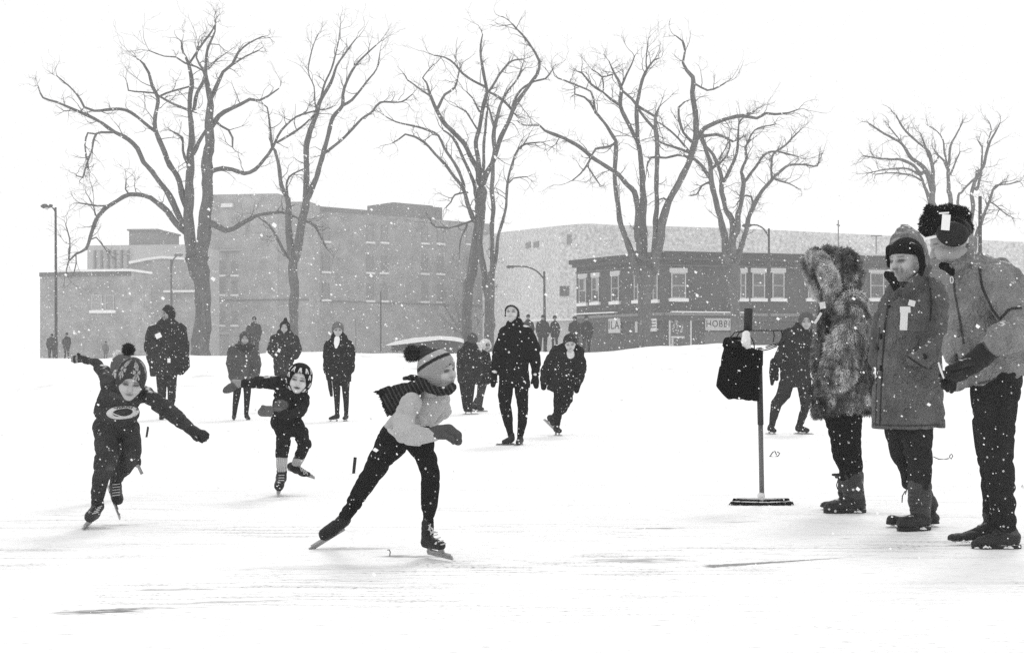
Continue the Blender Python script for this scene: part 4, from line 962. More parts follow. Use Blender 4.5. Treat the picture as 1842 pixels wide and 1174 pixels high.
tr = A.g('trousers', [A.C([(500, 490, .03, 76), (470, 540, .06, 80), (425, 605, .12, 64), (385, 665, .17, 55), (328, 750, .24, 47), (270, 850, .31, 38), (228, 912, .34, 28)], 22),
    A.C([(590, 520, .0, 72), (622, 600, -.03, 60), (652, 690, -.07, 50), (655, 770, -.06, 45), (651, 860, -.04, 41), (641, 955, -.02, 30)], 22)],
    .018, 'cloth', disp=fold_disp(.015, (7, 7, 10)))
# scarf: collar roll, and a fringed tail blown back
sc_t = lambda V: .02 + .05 * (np.sin(V[:, 0] * 260 + V[:, 2] * 150) > .55)
scf = A.g('scarf', [A.C([(612, 250, .08, 20), (600, 238, -.02, 24), (640, 268, -.09, 22), (690, 292, -.13, 21), (742, 288, -.12, 22), (768, 268, -.05, 18), (740, 262, .06, 16)], 8),
    A.C([(560, 290, .0, 40), (510, 325, .01, 54), (470, 350, .03, 62)], 10, .25), A.cut(396, 268, 446, 420), A.C([(612, 255, -.05, 28), (565, 285, -.03, 42), (520, 320, -.01, 44)], 10, .3), A.C([(600, 230, .02, 16), (560, 222, .03, 13), (530, 226, .04, 9)], 6, .5),
    A.C([(560, 270, .0, 32), (480, 282, .03, 24), (412, 290, .06, 15)], 8, .3)], sc_t, 'knit', h=.005, disp=fold_disp(.008, (14, 14, 24)), body=False)
mb = MB(); r_ = np.random.default_rng(2)
for i in range(34):
    t = i / 33; x0 = 412 + 34 * t; y0 = 296 + 108 * t; L = r_.uniform(30, 50) * (1 if t < .15 else .62)
    p0 = A.w(x0 + 14, y0 - 4, .04); p1 = A.w(x0 - L * (1 - .55 * t), y0 - 8 + 34 * t * .6, .06 + r_.uniform(-.02, .02)); mb.tube([p0, (p0 + p1) / 2 + (0, 0, .003), p1], [.005, .0045, .002], 5, .02)
for i in range(8): mb.tube([A.w(535, 219 + i * 1.6, .04), A.w(520 - i % 3 * 3, 217 + i * 2.2, .04)], [.004, .002], 5, .02)
mb.build('fringe', M['knit'], scf)
A.boot([(641, 952, -.02, 31), (640, 1000, -.015, 32), (637, 1045, .0, 30)], [(640, 1050, .0, 30), (672, 1052, -.05, 28), (708, 1062, -.10, 22)], .02, blade=((640, 1097, .02), (766, 1127, -.14)), posts=[(650, 1072, .0), (705, 1078, -.10)], h=.0045, cutl=(600, 1072, 760, 1092), k=8,
    laces=[[(650 + i * 13 - 8, 985 + i * 15, -.095 - .014 * i), (668 + i * 13, 978 + i * 15, -.085 - .02 * i)] for i in range(6)] + [[(655, 955, -.10), (648, 980, -.11), (660, 1000, -.11), (690, 998, -.09)], [(645, 960, -.10), (668, 985, -.10), (655, 1010, -.11)]])
A.boot([(230, 905, .34, 29), (222, 930, .35, 30)], [(218, 940, .35, 32), (160, 985, .36, 36), (122, 1010, .36, 31)], .012, blade=((46, 1087, .34), (222, 978, .40)), posts=[(122, 1025, .36), (200, 965, .38)], h=.005, k=8)
A.body(.0055)

# ===== left skater: snowflake hat, dark sweater with an oval emblem, arms spread
B = Fig(8.64, (120, 600, 3.261), (105, 1135), 'child skater at left, arms spread, dark sweater with oval emblem and snowflake bobble hat', 'child speed skaters', h=.0075)
B.head(376, 277, -.30, H=.215, yaw=17, pitch=16, roll=9, neck=(345, 350, -.15), smile=.45, brow=.085, tone=.42)
hat = [B.HE(0, -.06, .10, .455, .49, .50), B.HE(0, -.2, -.08, .43, .36, .38, .1), B.HCUT((0, .3, .155), (0, .5, -.87))]
hat = [B.HE(0, -.04, .12, .40, .47, .53), B.HE(0, -.22, -.10, .38, .34, .42, .1), ('ell', B.L(0, .62, -.20), [.50 * .205, .46 * .205, .50 * .205], B.hR, .01, 's'), B.HCUT((0, 0, -.36), (0, 0, -1))]
def flake(V):
    q = B.q(V); t = np.full(len(V), .055)
    for a0 in (-.55, .55, 1.65, -1.65, 2.75):
        an = np.arctan2(q[:, 0], q[:, 1]) - a0 + .28; u = (q[:, 2] - .38) / .62
        x_, y_ = an * .95, u * .6; rr = np.hypot(x_, y_); th = np.arctan2(y_, x_); pet = np.abs(np.cos(4 * th))
        t = np.where((rr < .27) & (rr > .05) & (pet > .62) & (rr < .10 + .2 * pet), .42, t)
        t = np.where((np.abs(rr - .13) < .02) & (pet < .5), .2, t)
    return np.where((q[:, 2] > .68), .12, t)
hb1 = B.g('hat', hat, flake, 'knit', h=.0042, disp=fold_disp(.002, (30, 30, 30)), body=False)
V, Q = sdf_mesh([B.E(362, 94, -.2, 28, 28, 28)], .008); pp = link_mesh('pompom', V, Q, M['fur'], hb1, smooth=True, tone=.03, uniform=4)
strands('pompom_wool', V, vnormals(V, Q), 1100, .018, M['fur'], pp, lambda p, i, r: r.uniform(.02, .06, len(p)), droop=0, spread=.5, width=.007, seed=4)
swB = B.g('sweater', [B.C([(335, 345, -.16, 88), (298, 420, -.10, 124), (292, 500, -.02, 124)], 20, .62),
    B.C([(255, 330, -.08, 46), (228, 262, .04, 38), (212, 212, .12, 34), (170, 172, .18, 27), (95, 145, .26, 19)], 18),
    B.C([(440, 350, -.10, 50), (520, 390, -.18, 47), (590, 440, -.23, 43), (660, 500, -.28, 38), (718, 556, -.32, 27)], 18)],
    .062, 'cloth', disp=fold_disp(.018, (9, 9, 13)), label='dark sweater with oval emblem')
B.g('collar', [B.C([(262, 352, -.22, 16), (305, 365, -.27, 18), (345, 372, -.29, 18), (270, 310, -.1, 26), (340, 385, -.28, 14)], 8)], .07, 'knit', body=False)
B.g('trousers', [B.C([(295, 520, .0, 112), (262, 560, -.03, 98)], 20, .7), B.C([(245, 560, -.04, 84), (232, 650, -.16, 68), (235, 740, -.22, 62), (208, 830, -.10, 52), (190, 900, -.02, 44), (178, 990, .02, 31)], 18),
    B.C([(358, 550, -.02, 72), (382, 640, -.10, 55), (380, 700, -.12, 55), (345, 765, .0, 48), (300, 830, .12, 42), (288, 868, .17, 34)], 16)],
    lambda V: .055 + .08 * np.clip(1.4 - np.linalg.norm((V - B.w(255, 782, -.34)) * [1, .4, 1], axis=1) / B.m(44) + 1.2 * vnoise(V.astype(np.float32), (30, 30, 30)), 0, 1), 'cloth', disp=fold_disp(.014, (7, 7, 10)))
B.g('glove', [B.C([(712, 552, -.32, 30), (745, 572, -.34, 32), (775, 590, -.35, 30)], 8, .7), B.C([(780, 575, -.35, 15), (806, 578, -.37, 14), (826, 592, -.38, 12)], 3), B.C([(780, 590, -.35, 15), (808, 598, -.37, 14), (824, 608, -.38, 12)], 3),
    B.C([(775, 603, -.35, 14), (800, 616, -.37, 13), (812, 624, -.38, 11)], 3), B.C([(765, 608, -.34, 13), (784, 624, -.36, 12), (794, 632, -.37, 10)], 3), B.C([(738, 590, -.33, 15), (752, 612, -.37, 13), (764, 622, -.39, 11)], 4)], .022, 'leather', h=.0042)
B.g('glove', [B.C([(100, 146, .26, 21), (80, 146, .27, 24), (62, 148, .28, 24)], 6, .8), B.C([(62, 136, .28, 11), (40, 138, .29, 10), (30, 144, .29, 8)], 3), B.C([(62, 148, .28, 11), (38, 152, .29, 10), (32, 160, .29, 8)], 3), B.C([(64, 160, .28, 10), (46, 166, .29, 9)], 3),
    B.C([(80, 128, .26, 10), (66, 120, .25, 9)], 4)], lambda V: np.where(np.sin((V[:, 0] - V[0, 0]) * 190) > .3, .3, .05), 'knit', h=.0045)
B.boot([(180, 975, .03, 32), (182, 1010, .04, 33)], [(182, 1018, .04, 34), (160, 1052, -.03, 38), (138, 1072, -.10, 34)], .04, blade=((96, 1137, -.16), (118, 1118, .14)), posts=[(138, 1098, -.1), (160, 1075, .05)], h=.005, k=8,
    laces=[[(150 + i * 11, 1055 - i * 12, -.145 + .02 * i), (185 + i * 7, 1045 - i * 12, -.11 + .02 * i)] for i in range(4)])
B.boot([(287, 862, .17, 33), (286, 890, .17, 34)], [(286, 900, .17, 35), (292, 945, .10, 35), (300, 972, .05, 32)], .018, blade=((240, 890, .22), (312, 1082, -.02)), posts=[(262, 930, .15), (285, 990, .06)], h=.005, k=8,
    laces=[[(268, 885 + i * 16, .055 - .008 * i), (310, 880 + i * 16, .055 - .008 * i)] for i in range(5)])
# oval emblem knitted on the chest: band, lettering and a skate stroke, laid onto the sweater surface
def drape(name, polys, fig, target, mat, parent, tone, lift=.004, tt=None):
    """flat outlines in the figure's crop units, dropped along the view axis (+y) onto the target mesh"""
    me = target.data; off = wloc(target); bv = BVHTree.FromPolygons([v.co[:] for v in me.vertices], [tuple(p.vertices) for p in me.polygons])
    V_, F_ = polys; out_ = []
    for x, y in V_:
        p = fig.w(x, y, -1.0) - off; q = fig.w(x, y, 1.0) - off; d = Vector(q - p).normalized()
        hit = bv.ray_cast(Vector(p), d)
        loc_ = (hit[0] - d * lift) if hit[0] is not None else Vector(fig.w(x, y, -.1) - off)
        out_.append(np.array(loc_) + off)
    return link_mesh(name, out_, F_, mat, parent, tone=tone)
cx_, cy_, ra, rb_ = 328, 462, 96, 50; NS = 96; V_ = []; F_ = []
for i in range(NS):
    a = 2 * math.pi * i / NS; sq = .88 + .12 * math.cos(2 * a)
    for k_, kk in enumerate((1.0, .87, .73, .60)):
        x = cx_ + ra * math.cos(a) * (kk + .06 * (1 - kk)); y = cy_ - 6 * math.cos(a) - rb_ * math.sin(a) * abs(math.sin(a)) ** .25 * kk * sq
        V_.append((x, y))
    for k_ in range(3):
        j = (i + 1) % NS; F_.append((i * 4 + k_, j * 4 + k_, j * 4 + k_ + 1, i * 4 + k_ + 1))
em = drape('emblem', (V_, F_), B, swB, M['paint'], swB, .6)
def text_poly(txt, size=1.0):
    cu = bpy.data.curves.new('t', 'FONT'); cu.body = txt; cu.size = size; cu.offset = .03; to = bpy.data.objects.new('t', cu); col.objects.link(to); bpy.context.view_layer.update()
    me = to.evaluated_get(bpy.context.evaluated_depsgraph_get()).to_mesh(); vv = np.array([v_.co[:2] for v_ in me.vertices]); ff = [tuple(p_.vertices) for p_ in me.polygons]
    to.to_mesh_clear(); bpy.data.objects.remove(to); bpy.data.curves.remove(cu); return vv, ff
V_ = []; F_ = []; vv, ff = text_poly('VERDA'); vv = (vv - vv.min(0)) / (vv.max(0) - vv.min(0))
for u, v_ in vv:
    a = math.radians(128 - 92 * u); kk = .66 + .29 * v_; sq = .88 + .12 * math.cos(2 * a)
    V_.append((cx_ + ra * math.cos(a) * kk, cy_ - 6 * math.cos(a) - rb_ * math.sin(a) * abs(math.sin(a)) ** .25 * kk * sq))
drape('lettering', (V_, ff), B, swB, M['paint'], em, .04, lift=.009)
st = [(268, 462), (290, 472), (320, 482), (352, 485), (352, 489), (318, 487), (288, 478), (264, 467)]
drape('emblem_stroke', (st, [(0, 1, 6, 7), (1, 2, 5, 6), (2, 3, 4, 5)]), B, swB, M['paint'], em, .6, lift=.006)
B.body(.0065)

# hidden skater just behind the left skater: only a pale bib and one trailing skate show
B2 = Fig(10.2, (120, 600, 3.261), (420, 850), 'skater hidden behind the left child skater, a trailing skate and pale shoulder showing', 'child speed skaters', h=.011)
B2.head(330, 215, 0, H=.2, yaw=5, pitch=10, neck=(330, 300, .05))
B2.g('hat', [B2.HE(0, -.05, .12, .44, .47, .46), B2.HCUT((0, .3, .1), (0, .5, -.87))], .1, 'knit', body=False)
B2.g('jacket', [B2.C([(318, 190, .06, 40), (330, 330, .05, 80), (320, 470, .1, 84)], 20, .6), B2.C([(300, 120, .06, 26), (292, 150, .06, 26), (300, 260, .06, 50)], 10)], lambda V: np.where(V[:, 2] > B2.w(0, 190)[2], .8, .05), 'cloth')
B2.g('trousers', [B2.C([(315, 500, .1, 76), (330, 620, .1, 56), (350, 690, .15, 44), (400, 715, .35, 34)], 16), B2.C([(330, 500, .1, 70), (300, 640, .08, 50), (285, 760, .1, 36), (282, 800, .1, 30)], 16)], .05)
B2.boot([(402, 715, .35, 26)], [(405, 722, .35, 26), (412, 745, .36, 25), (414, 765, .36, 21)], .03, blade=((420, 775, .35), (442, 822, .33)), posts=[(415, 770, .35), (425, 780, .35)], k=6)
B2.boot([(282, 800, .1, 26)], [(280, 820, .1, 25), (288, 838, .0, 22)], .03, blade=((285, 864, .15), (296, 868, -.05)), posts=[(280, 845, .1), (290, 848, .0)], k=6)
B2.body()

# ===== second child: patterned helmet-like hat, laughing
C_ = Fig(10.7, (390, 600, 3.913), (432, 1135), 'laughing child skater in black patterned hat, dark sweater and knee breeches with pale socks', 'child speed skaters', h=.008)
C_.head(578, 322, -.12, H=.205, yaw=6, pitch=4, roll=11, neck=(545, 420, .0), smile=1, brow=.10, tone=.52, hairtone=.18, fringe=.24)
hat = [C_.HE(0, -.06, .10, .47, .50, .50), C_.HE(0, -.1, -.14, .45, .38, .40, .1), ('ell', C_.L(0, .52, -.18), [.39 * .205, .42 * .205, .52 * .205], C_.hR, .012, 's'), C_.HCUT((0, 0, -.42), (0, 0, -1))]
def hearts(V):
    q = C_.q(V); t = np.full(len(V), .014); an = np.arctan2(q[:, 0], q[:, 1] + .05); 
    for row, (u0, off) in enumerate(((.15, 0), (.37, .5), (-.12, .5), (-.36, 0))):
        nrep = 10; ph = (an / (2 * math.pi) * nrep + off) % 1 - .5; y_ = (q[:, 2] - u0) / .085; x_ = ph / .36
        m_ = (np.abs(y_) < 1) & (np.abs(np.abs(x_) - .42 * (1 - y_) * .5 - .12) < .24); t = np.where(m_, .75, t)
    return t
C_.g('hat', hat, hearts, 'knit', h=.0045, disp=fold_disp(.002, (30, 30, 30)), body=False)
C_.g('sweater', [C_.C([(522, 400, -.04, 96), (512, 480, -.02, 112), (494, 560, .0, 108), (492, 610, .0, 104)], 18, .62),
    C_.C([(425, 340, -.02, 48), (352, 333, .0, 44), (300, 336, .02, 40), (235, 345, .0, 30), (178, 352, -.03, 25)], 16),
    C_.C([(602, 415, -.02, 46), (612, 480, -.05, 42), (590, 548, -.12, 40), (490, 575, -.19, 36), (405, 550, -.22, 30)], 16)],
    lambda V: np.where(((V[:, 0] - C_.w(462, 500)[0]) / C_.m(58)) ** 2 + ((V[:, 2] - C_.w(462, 500)[2]) / C_.m(38)) ** 2 < 1, .15, .028), 'cloth', disp=fold_disp(.020, (9, 9, 13)))
C_.g('cuff', [C_.C([(120, 340, -.03, 20), (150, 350, -.04, 29), (168, 352, -.03, 26)], 6)], .33, 'knit', body=False)
C_.g('mitten', [C_.C([(125, 366, -.04, 28), (98, 380, -.05, 32), (70, 395, -.05, 26), (58, 402, -.05, 18)], 8, .8), C_.C([(108, 398, -.06, 12), (84, 410, -.07, 10)], 5)], .12, 'knit', h=.006)
C_.g('cuff', [C_.C([(380, 515, -.22, 12), (384, 545, -.23, 14), (380, 578, -.22, 12)], 10)], .6, 'knit', body=False)
C_.g('mitten', [C_.C([(368, 545, -.23, 38), (335, 545, -.24, 38), (318, 552, -.24, 30)], 8, .8), C_.C([(345, 520, -.26, 14), (322, 512, -.27, 12)], 5)], .14, 'knit', h=.006)
C_.g('breeches', [C_.C([(492, 610, .0, 100), (500, 640, .0, 92)], 16, .7), C_.C([(462, 640, -.02, 70), (470, 710, -.05, 54), (466, 790, -.09, 50), (458, 860, -.05, 42)], 14), C_.C([(548, 640, .0, 62), (592, 700, -.02, 55), (618, 778, -.05, 44), (588, 850, .04, 38)], 14)],
    .026, 'cloth', disp=fold_disp(.018, (9, 9, 13)))
C_.g('sock', [C_.C([(458, 880, -.05, 40), (457, 930, -.02, 39), (458, 965, .0, 34)], 8)], lambda V: .45 + .12 * np.sin(V[:, 0] * 400), 'knit')
C_.g('sock', [C_.C([(584, 868, .05, 38), (568, 895, .08, 37), (556, 925, .1, 32)], 8)], lambda V: np.where(np.abs(V[:, 2] - C_.w(0, 876)[2]) < C_.m(7), .03, .5), 'knit')
C_.boot([(458, 972, .0, 36), (455, 1010, .0, 37)], [(452, 1020, .0, 36), (442, 1055, -.08, 35), (436, 1075, -.12, 31)], .02, blade=((428, 1140, -.18), (438, 1122, .12)), posts=[(434, 1098, -.12), (450, 1060, .02)], h=.006, k=8,
    laces=[[(435 - i, 995 + i * 18, -.10 - .025 * i), (476 - i, 995 + i * 18, -.10 - .025 * i)] for i in range(3)])
C_.boot([(556, 925, .1, 33), (545, 940, .1, 30)], [(520, 930, .12, 26), (560, 955, .1, 29), (610, 978, .05, 26), (642, 988, .02, 18)], .015, blade=((500, 952, .13), (688, 1012, .0)), posts=[(525, 950, .12), (625, 992, .03)], h=.006, k=8,
    laces=[[(585 + i * 14, 938 + i * 9, .02 - .01 * i), (598 + i * 14, 968 + i * 8, .0 - .01 * i)] for i in range(4)])
C_.body(.0065)
K = (810, 530, 4.193)
def skate2(F, an, heel, toe, bl, posts, r=24, tone=.02):
    return F.boot([an + (r * .95,), ((an[0] + heel[0]) / 2, (an[1] + heel[1]) / 2, (an[2] + heel[2]) / 2, r)], [heel + (r,), ((toe[0] + heel[0]) / 2, (toe[1] + heel[1]) / 2, (toe[2] + heel[2]) / 2, r * .95), toe + (r * .72,)], tone, blade=bl, posts=posts, k=6, h=F.h * .8)
# ===== tall woman in a light wool hat, dark duffle coat
D = Fig(17, K, (480, 1130), 'woman in pale wool hat, dark coat with white cuffs and dark tights, standing mid-rink', 'onlookers in skates', h=.013)
D.head(467, 133, -.02, H=.225, yaw=-12, pitch=-4, roll=4, neck=(480, 235, .02), brow=.10, tone=.48)
ax2 = np.array([-.1, -.3, .95])
D.g('hat', [D.HE(0, -.06, .14, .42, .47, .44), D.HE(.12, -.3, .2, .34, .3, .34, .1), D.HCUT((0, .3, .22), (.0, .75, -.66))], lambda V: np.where(D.q(V) @ np.array([0, .75, -.66]) > .03, .03, .62), 'knit', h=.007, body=False)
D.g('hair', [D.HCH([(.30, .05, .05, .09), (.33, -.02, -.2, .09), (.3, -.05, -.36, .07)], .05), D.HCH([(-.32, .05, .05, .06), (-.34, -.0, -.2, .06)], .05)], .03, 'fur', h=.008, body=False)
D.g('coat', [D.C([(492, 245, .02, 62), (488, 300, .0, 92), (492, 400, .0, 106), (484, 560, .0, 112), (482, 760, .0, 124)], 20, .62), D.cut(340, 692, 620, 700), D.C([(455, 215, -.03, 34), (505, 212, -.03, 36)], 12),
    D.C([(415, 290, .0, 52), (365, 420, .0, 46), (345, 530, -.02, 40), (336, 582, -.03, 30)], 18), D.C([(575, 285, .0, 54), (632, 420, .0, 46), (642, 530, -.02, 40), (640, 592, -.03, 30)], 18)], .012, 'clothfar', disp=fold_disp(.02, (8, 8, 6)))
D.g('cuff', [D.C([(315, 576, -.03, 10), (336, 580, -.08, 11), (352, 586, -.03, 10)], 4)], .75, 'knit', h=.008, body=False); D.g('cuff', [D.C([(618, 594, -.03, 10), (640, 600, -.08, 11), (662, 598, -.03, 10)], 4)], .75, 'knit', h=.008, body=False)
D.g('mitten', [D.C([(332, 600, -.03, 25), (326, 645, -.04, 27), (322, 682, -.05, 19)], 6, .7), D.C([(342, 630, -.05, 12), (350, 655, -.07, 10)], 4)], .012, 'knit', h=.009); D.g('mitten', [D.C([(640, 615, -.03, 26), (644, 655, -.04, 27), (648, 690, -.05, 20)], 6, .7), D.C([(622, 640, -.05, 12), (614, 665, -.07, 10)], 4)], .012, 'knit', h=.009)
D.g('tights', [D.C([(425, 660, .0, 58), (412, 760, -.01, 54), (412, 830, -.02, 43), (432, 930, .0, 38), (455, 1055, .02, 22)], 14), D.C([(535, 660, .0, 58), (543, 800, -.01, 44), (548, 860, -.02, 40), (545, 950, .0, 35), (526, 1070, .02, 21)], 14)], .009, 'clothfar', disp=fold_disp(.008, (12, 12, 12)))
skate2(D, (462, 1055, .02), (462, 1088, .02), (405, 1108, -.04), ((345, 1128, -.06), (485, 1126, .05)), [(410, 1118, -.04), (460, 1110, .02)])
skate2(D, (527, 1070, .02), (528, 1100, .03), (508, 1112, -.1), ((476, 1138, -.16), (548, 1128, .08)), [(505, 1125, -.1), (530, 1118, .03)])
D.body()
# ===== boy leaning forward, right of the woman
E_ = Fig(19.1, K, (810, 1066), 'boy in dark knitted cap and dark jacket leaning forward, one skate lifted behind', 'onlookers in skates', h=.014)
E_.head(904, 368, -.22, H=.215, yaw=-3, pitch=14, roll=-3, neck=(890, 450, -.05), brow=.10, tone=.48)
E_.g('hat', [E_.HE(0, -.05, .14, .43, .47, .47), E_.HE(0, -.2, -.05, .41, .34, .36, .1), E_.HCUT((0, .3, .16), (0, .62, -.78))], .05, 'knit', h=.008, body=False)
E_.g('jumper', [E_.C([(905, 440, -.18, 30), (905, 450, -.16, 34)], 6)], .75, 'knit', h=.008, body=False)
E_.g('jacket', [E_.C([(880, 440, -.1, 88), (860, 540, -.04, 108), (845, 640, .0, 106), (835, 720, .02, 100)], 20, .62), E_.cut(690, 690, 780, 732), E_.C([(812, 425, -.08, 50), (755, 500, -.02, 46), (722, 590, .0, 42), (712, 640, -.02, 36)], 16),
    E_.C([(955, 430, -.1, 50), (985, 520, -.08, 42), (978, 610, -.12, 36), (965, 665, -.14, 28)], 16), E_.C([(850, 405, -.02, 24), (960, 400, -.05, 22)], 8)], .022, 'clothfar', disp=fold_disp(.022, (8, 8, 8)))
E_.g('mitten', [E_.C([(706, 660, -.02, 28), (704, 700, -.03, 22)], 6, .7)], .012, 'knit'); E_.g('mitten', [E_.C([(960, 680, -.14, 25), (952, 725, -.15, 20), (940, 712, -.17, 10)], 6, .7)], .012, 'knit')
E_.g('trousers', [E_.C([(840, 700, .02, 60), (815, 790, -.02, 40), (814, 880, -.02, 32), (806, 975, .0, 24)], 12), E_.C([(870, 690, .02, 52), (888, 790, -.1, 36), (850, 860, .06, 32), (775, 925, .2, 24)], 12)], .016, 'clothfar', disp=fold_disp(.012, (10, 10, 10)))
skate2(E_, (805, 975, .0), (798, 1015, .0), (828, 1025, -.07), ((774, 1068, .03), (846, 1066, -.12)), [(798, 1030, .0), (822, 1035, -.06)], r=22)
skate2(E_, (772, 925, .2), (748, 925, .25), (778, 975, .22), ((704, 938, .26), (784, 1016, .22)), [(742, 945, .25), (772, 985, .22)], r=21)
E_.body()
# ===== two girls left of the woman
F1 = Fig(26.5, K, (150, 905), 'onlooker in dark jacket and trousers, back turned, left of the woman in pale hat', 'onlookers in skates', h=.02)
F1.head(168, 338, 0, H=.23, yaw=140, pitch=5, neck=(160, 395, .02), tone=.2)
F1.g('hat', [F1.HE(0, -.03, .06, .42, .48, .5)], .09, 'knit', body=False)
F1.g('jacket', [F1.C([(150, 400, .0, 56), (132, 480, .0, 76), (130, 580, .0, 76), (130, 690, .0, 72)], 18, .65), F1.cut(40, 664, 220, 664), F1.C([(85, 440, .0, 32), (74, 540, .0, 28), (78, 640, -.05, 24)], 12), F1.C([(190, 430, .0, 36), (215, 540, .0, 30), (208, 640, .0, 26)], 12), F1.C([(128, 388, .0, 20), (150, 382, -.04, 22)], 10)], .03, 'clothfar', disp=fold_disp(.02, (8, 8, 8)))
F1.g('trousers', [F1.C([(105, 640, .0, 44), (112, 760, .0, 32), (118, 855, .0, 24)], 10), F1.C([(150, 640, .0, 42), (150, 760, .0, 28), (142, 850, .0, 22)], 10)], .022, 'clothfar')
skate2(F1, (122, 855, .0), (118, 866, .0), (160, 872, -.05), ((90, 903, .0), (214, 904, -.1)), [(118, 880, .0), (158, 884, -.05)], r=17)
F1.body()
F2 = Fig(27.3, K, (240, 885), 'girl in pale fluffy hood, walking behind the back-turned onlooker', 'onlookers in skates', h=.02)
F2.head(268, 385, -.02, H=.22, yaw=30, neck=(250, 440, .02), tone=.3)
F2.g('hood', [F2.HE(0, -.06, .08, .5, .54, .52), F2.HE(0, .5, -.02, .26, .4, .36, .02, 's'), F2.HE(-.7, -.1, -.1, .34, .4, .4)], .62, 'fur', body=False, disp=fold_disp(.02, (16, 16, 16)))
F2.g('coat', [F2.C([(250, 440, .0, 44), (248, 540, .0, 52), (240, 690, .0, 56)], 16, .7), F2.cut(150, 676, 320, 676), F2.C([(275, 450, .0, 26), (290, 540, .0, 24), (294, 650, .0, 20)], 10)], .022, 'clothfar', disp=fold_disp(.02, (8, 8, 8)))
F2.g('trousers', [F2.C([(240, 650, .0, 34), (225, 760, .0, 26), (178, 838, .0, 20)], 10), F2.C([(250, 650, .0, 34), (228, 760, -.05, 26), (220, 850, -.05, 20)], 10)], .055, 'clothfar')
skate2(F2, (172, 838, .0), (165, 845, .0), (198, 856, .0), ((128, 872, .0), (206, 880, .0)), [(160, 860, .0), (190, 866, .0)], r=16)
skate2(F2, (222, 848, -.05), (215, 856, -.05), (245, 860, -.05), ((190, 880, -.05), (284, 878, -.05)), [(215, 866, -.05), (240, 868, -.05)], r=16)
F2.body()
# ===== big man at left in a short dark coat
G_K = (240, 530, 4.892)
G = Fig(24.2, G_K, (285, 1115), 'tall man in bulky dark coat with white number tag, behind the left skater', 'onlookers in skates', h=.02)
G.head(296, 165, 0, H=.24, yaw=-35, pitch=0, roll=0, neck=(300, 245, .02), ears=True, male=True, tone=.3)
G.g('hair', [G.HE(.02, -.10, .16, .41, .46, .42), G.HE(.12, -.2, -.12, .36, .34, .34, .1), ('ell', G.L(-.02, .5, -.22), [.36 * .24, .42 * .24, .46 * .24], G.hR, .01, 's')], .035, 'fur', h=.01, disp=fold_disp(.02, (24, 24, 24)), body=False)
G.g('coat', [G.C([(300, 240, .0, 66), (296, 330, .0, 128), (292, 480, .0, 142), (285, 620, .0, 132), (280, 760, .0, 124)], 26, .6), G.cut(140, 716, 420, 702), G.C([(185, 320, .0, 68), (155, 430, .0, 58), (165, 540, .0, 52), (190, 640, -.02, 44)], 24), G.C([(400, 320, .0, 66), (432, 430, .0, 58), (440, 540, .0, 48), (452, 620, -.02, 38)], 24)], .038, 'clothfar', disp=fold_disp(.03, (6, 6, 5)))
G.g('glove', [G.C([(455, 640, -.02, 32), (440, 672, -.03, 20), (428, 700, -.03, 10)], 6)], .02, 'knit')
G.g('trousers', [G.C([(255, 690, .0, 58), (250, 820, .0, 42), (248, 930, .0, 36), (250, 1060, .0, 26)], 10), G.C([(335, 690, .0, 52), (338, 820, .0, 38), (334, 930, .0, 32), (318, 1060, .0, 26)], 10)], .035, 'clothfar', disp=fold_disp(.015, (8, 8, 8)))
skate2(G, (250, 1060, .0), (252, 1078, .0), (240, 1086, -.1), ((246, 1110, .05), (262, 1114, -.12)), [(250, 1095, .0), (254, 1098, -.05)], r=22)
skate2(G, (318, 1060, .0), (316, 1082, .0), (312, 1090, -.1), ((308, 1114, .05), (320, 1118, -.12)), [(312, 1100, .0), (316, 1102, -.05)], r=22)
def badge(F, name, x, y, d, w_, h_, rot=0, parent=None, tone=.85):
    p = F.w(x, y, d); a = math.radians(rot); W_, H_ = F.m(w_) / 2, F.m(h_) / 2
    ex = np.array([math.cos(a), 0, -math.sin(a)]); ez = np.array([math.sin(a), 0, math.cos(a)]); c = []
    for o in (0, -.006):
        for sx, sz in ((-1, -1), (1, -1), (1, 1), (-1, 1)): c.append(p + ex * sx * W_ + ez * sz * H_ + np.array([0, o, 0]))
    return MB().hexa(c, tone).build(name, M['paper'], parent or F.root)
badge(G, 'number_tag', 220, 360, -.36, 50, 44, -25); badge(G, 'number_tag', 313, 578, -.40, 26, 38, 0); G.body()
# ===== girl in a fur-collared parka
H_ = Fig(24, G_K, (945, 1118), 'girl in short grey parka with fur collar and knitted hood, left of the laughing child', 'onlookers in skates', h=.019)
H_.head(984, 388, -.02, H=.22, yaw=4, pitch=2, neck=(975, 450, .02), tone=.36)
H_.g('hat', [H_.HE(0, -.06, .10, .45, .5, .5), H_.HE(0, -.1, -.14, .43, .38, .4, .1), ('ell', H_.L(0, .52, -.2), [.33 * .22, .42 * .22, .5 * .22], H_.hR, .01, 's')], .10, 'knit', h=.009, body=False)
H_.g('collar', [H_.C([(910, 452, .0, 22), (945, 462, -.1, 24), (1000, 468, -.12, 25), (1050, 455, .0, 22)], 8)], .05, 'fur', disp=fold_disp(.02, (20, 20, 20)), body=False)
H_.g('coat', [H_.C([(975, 470, .0, 78), (968, 560, .0, 104), (962, 680, .0, 100), (958, 830, .0, 104)], 24, .6), H_.cut(840, 792, 1090, 792), H_.C([(885, 500, .0, 50), (860, 600, .0, 46), (878, 720, -.05, 38)], 20), H_.C([(1060, 500, .0, 48), (1078, 610, .0, 42), (1066, 740, -.03, 34)], 20)], .10, 'clothfar', disp=fold_disp(.025, (7, 7, 7)))
H_.g('tights', [H_.C([(915, 770, .0, 40), (912, 860, .0, 34), (898, 960, .0, 26), (888, 1055, .0, 19)], 8), H_.C([(1000, 770, .0, 40), (1002, 860, .0, 32), (998, 960, .0, 25), (992, 1050, .0, 19)], 8)], .022, 'clothfar')
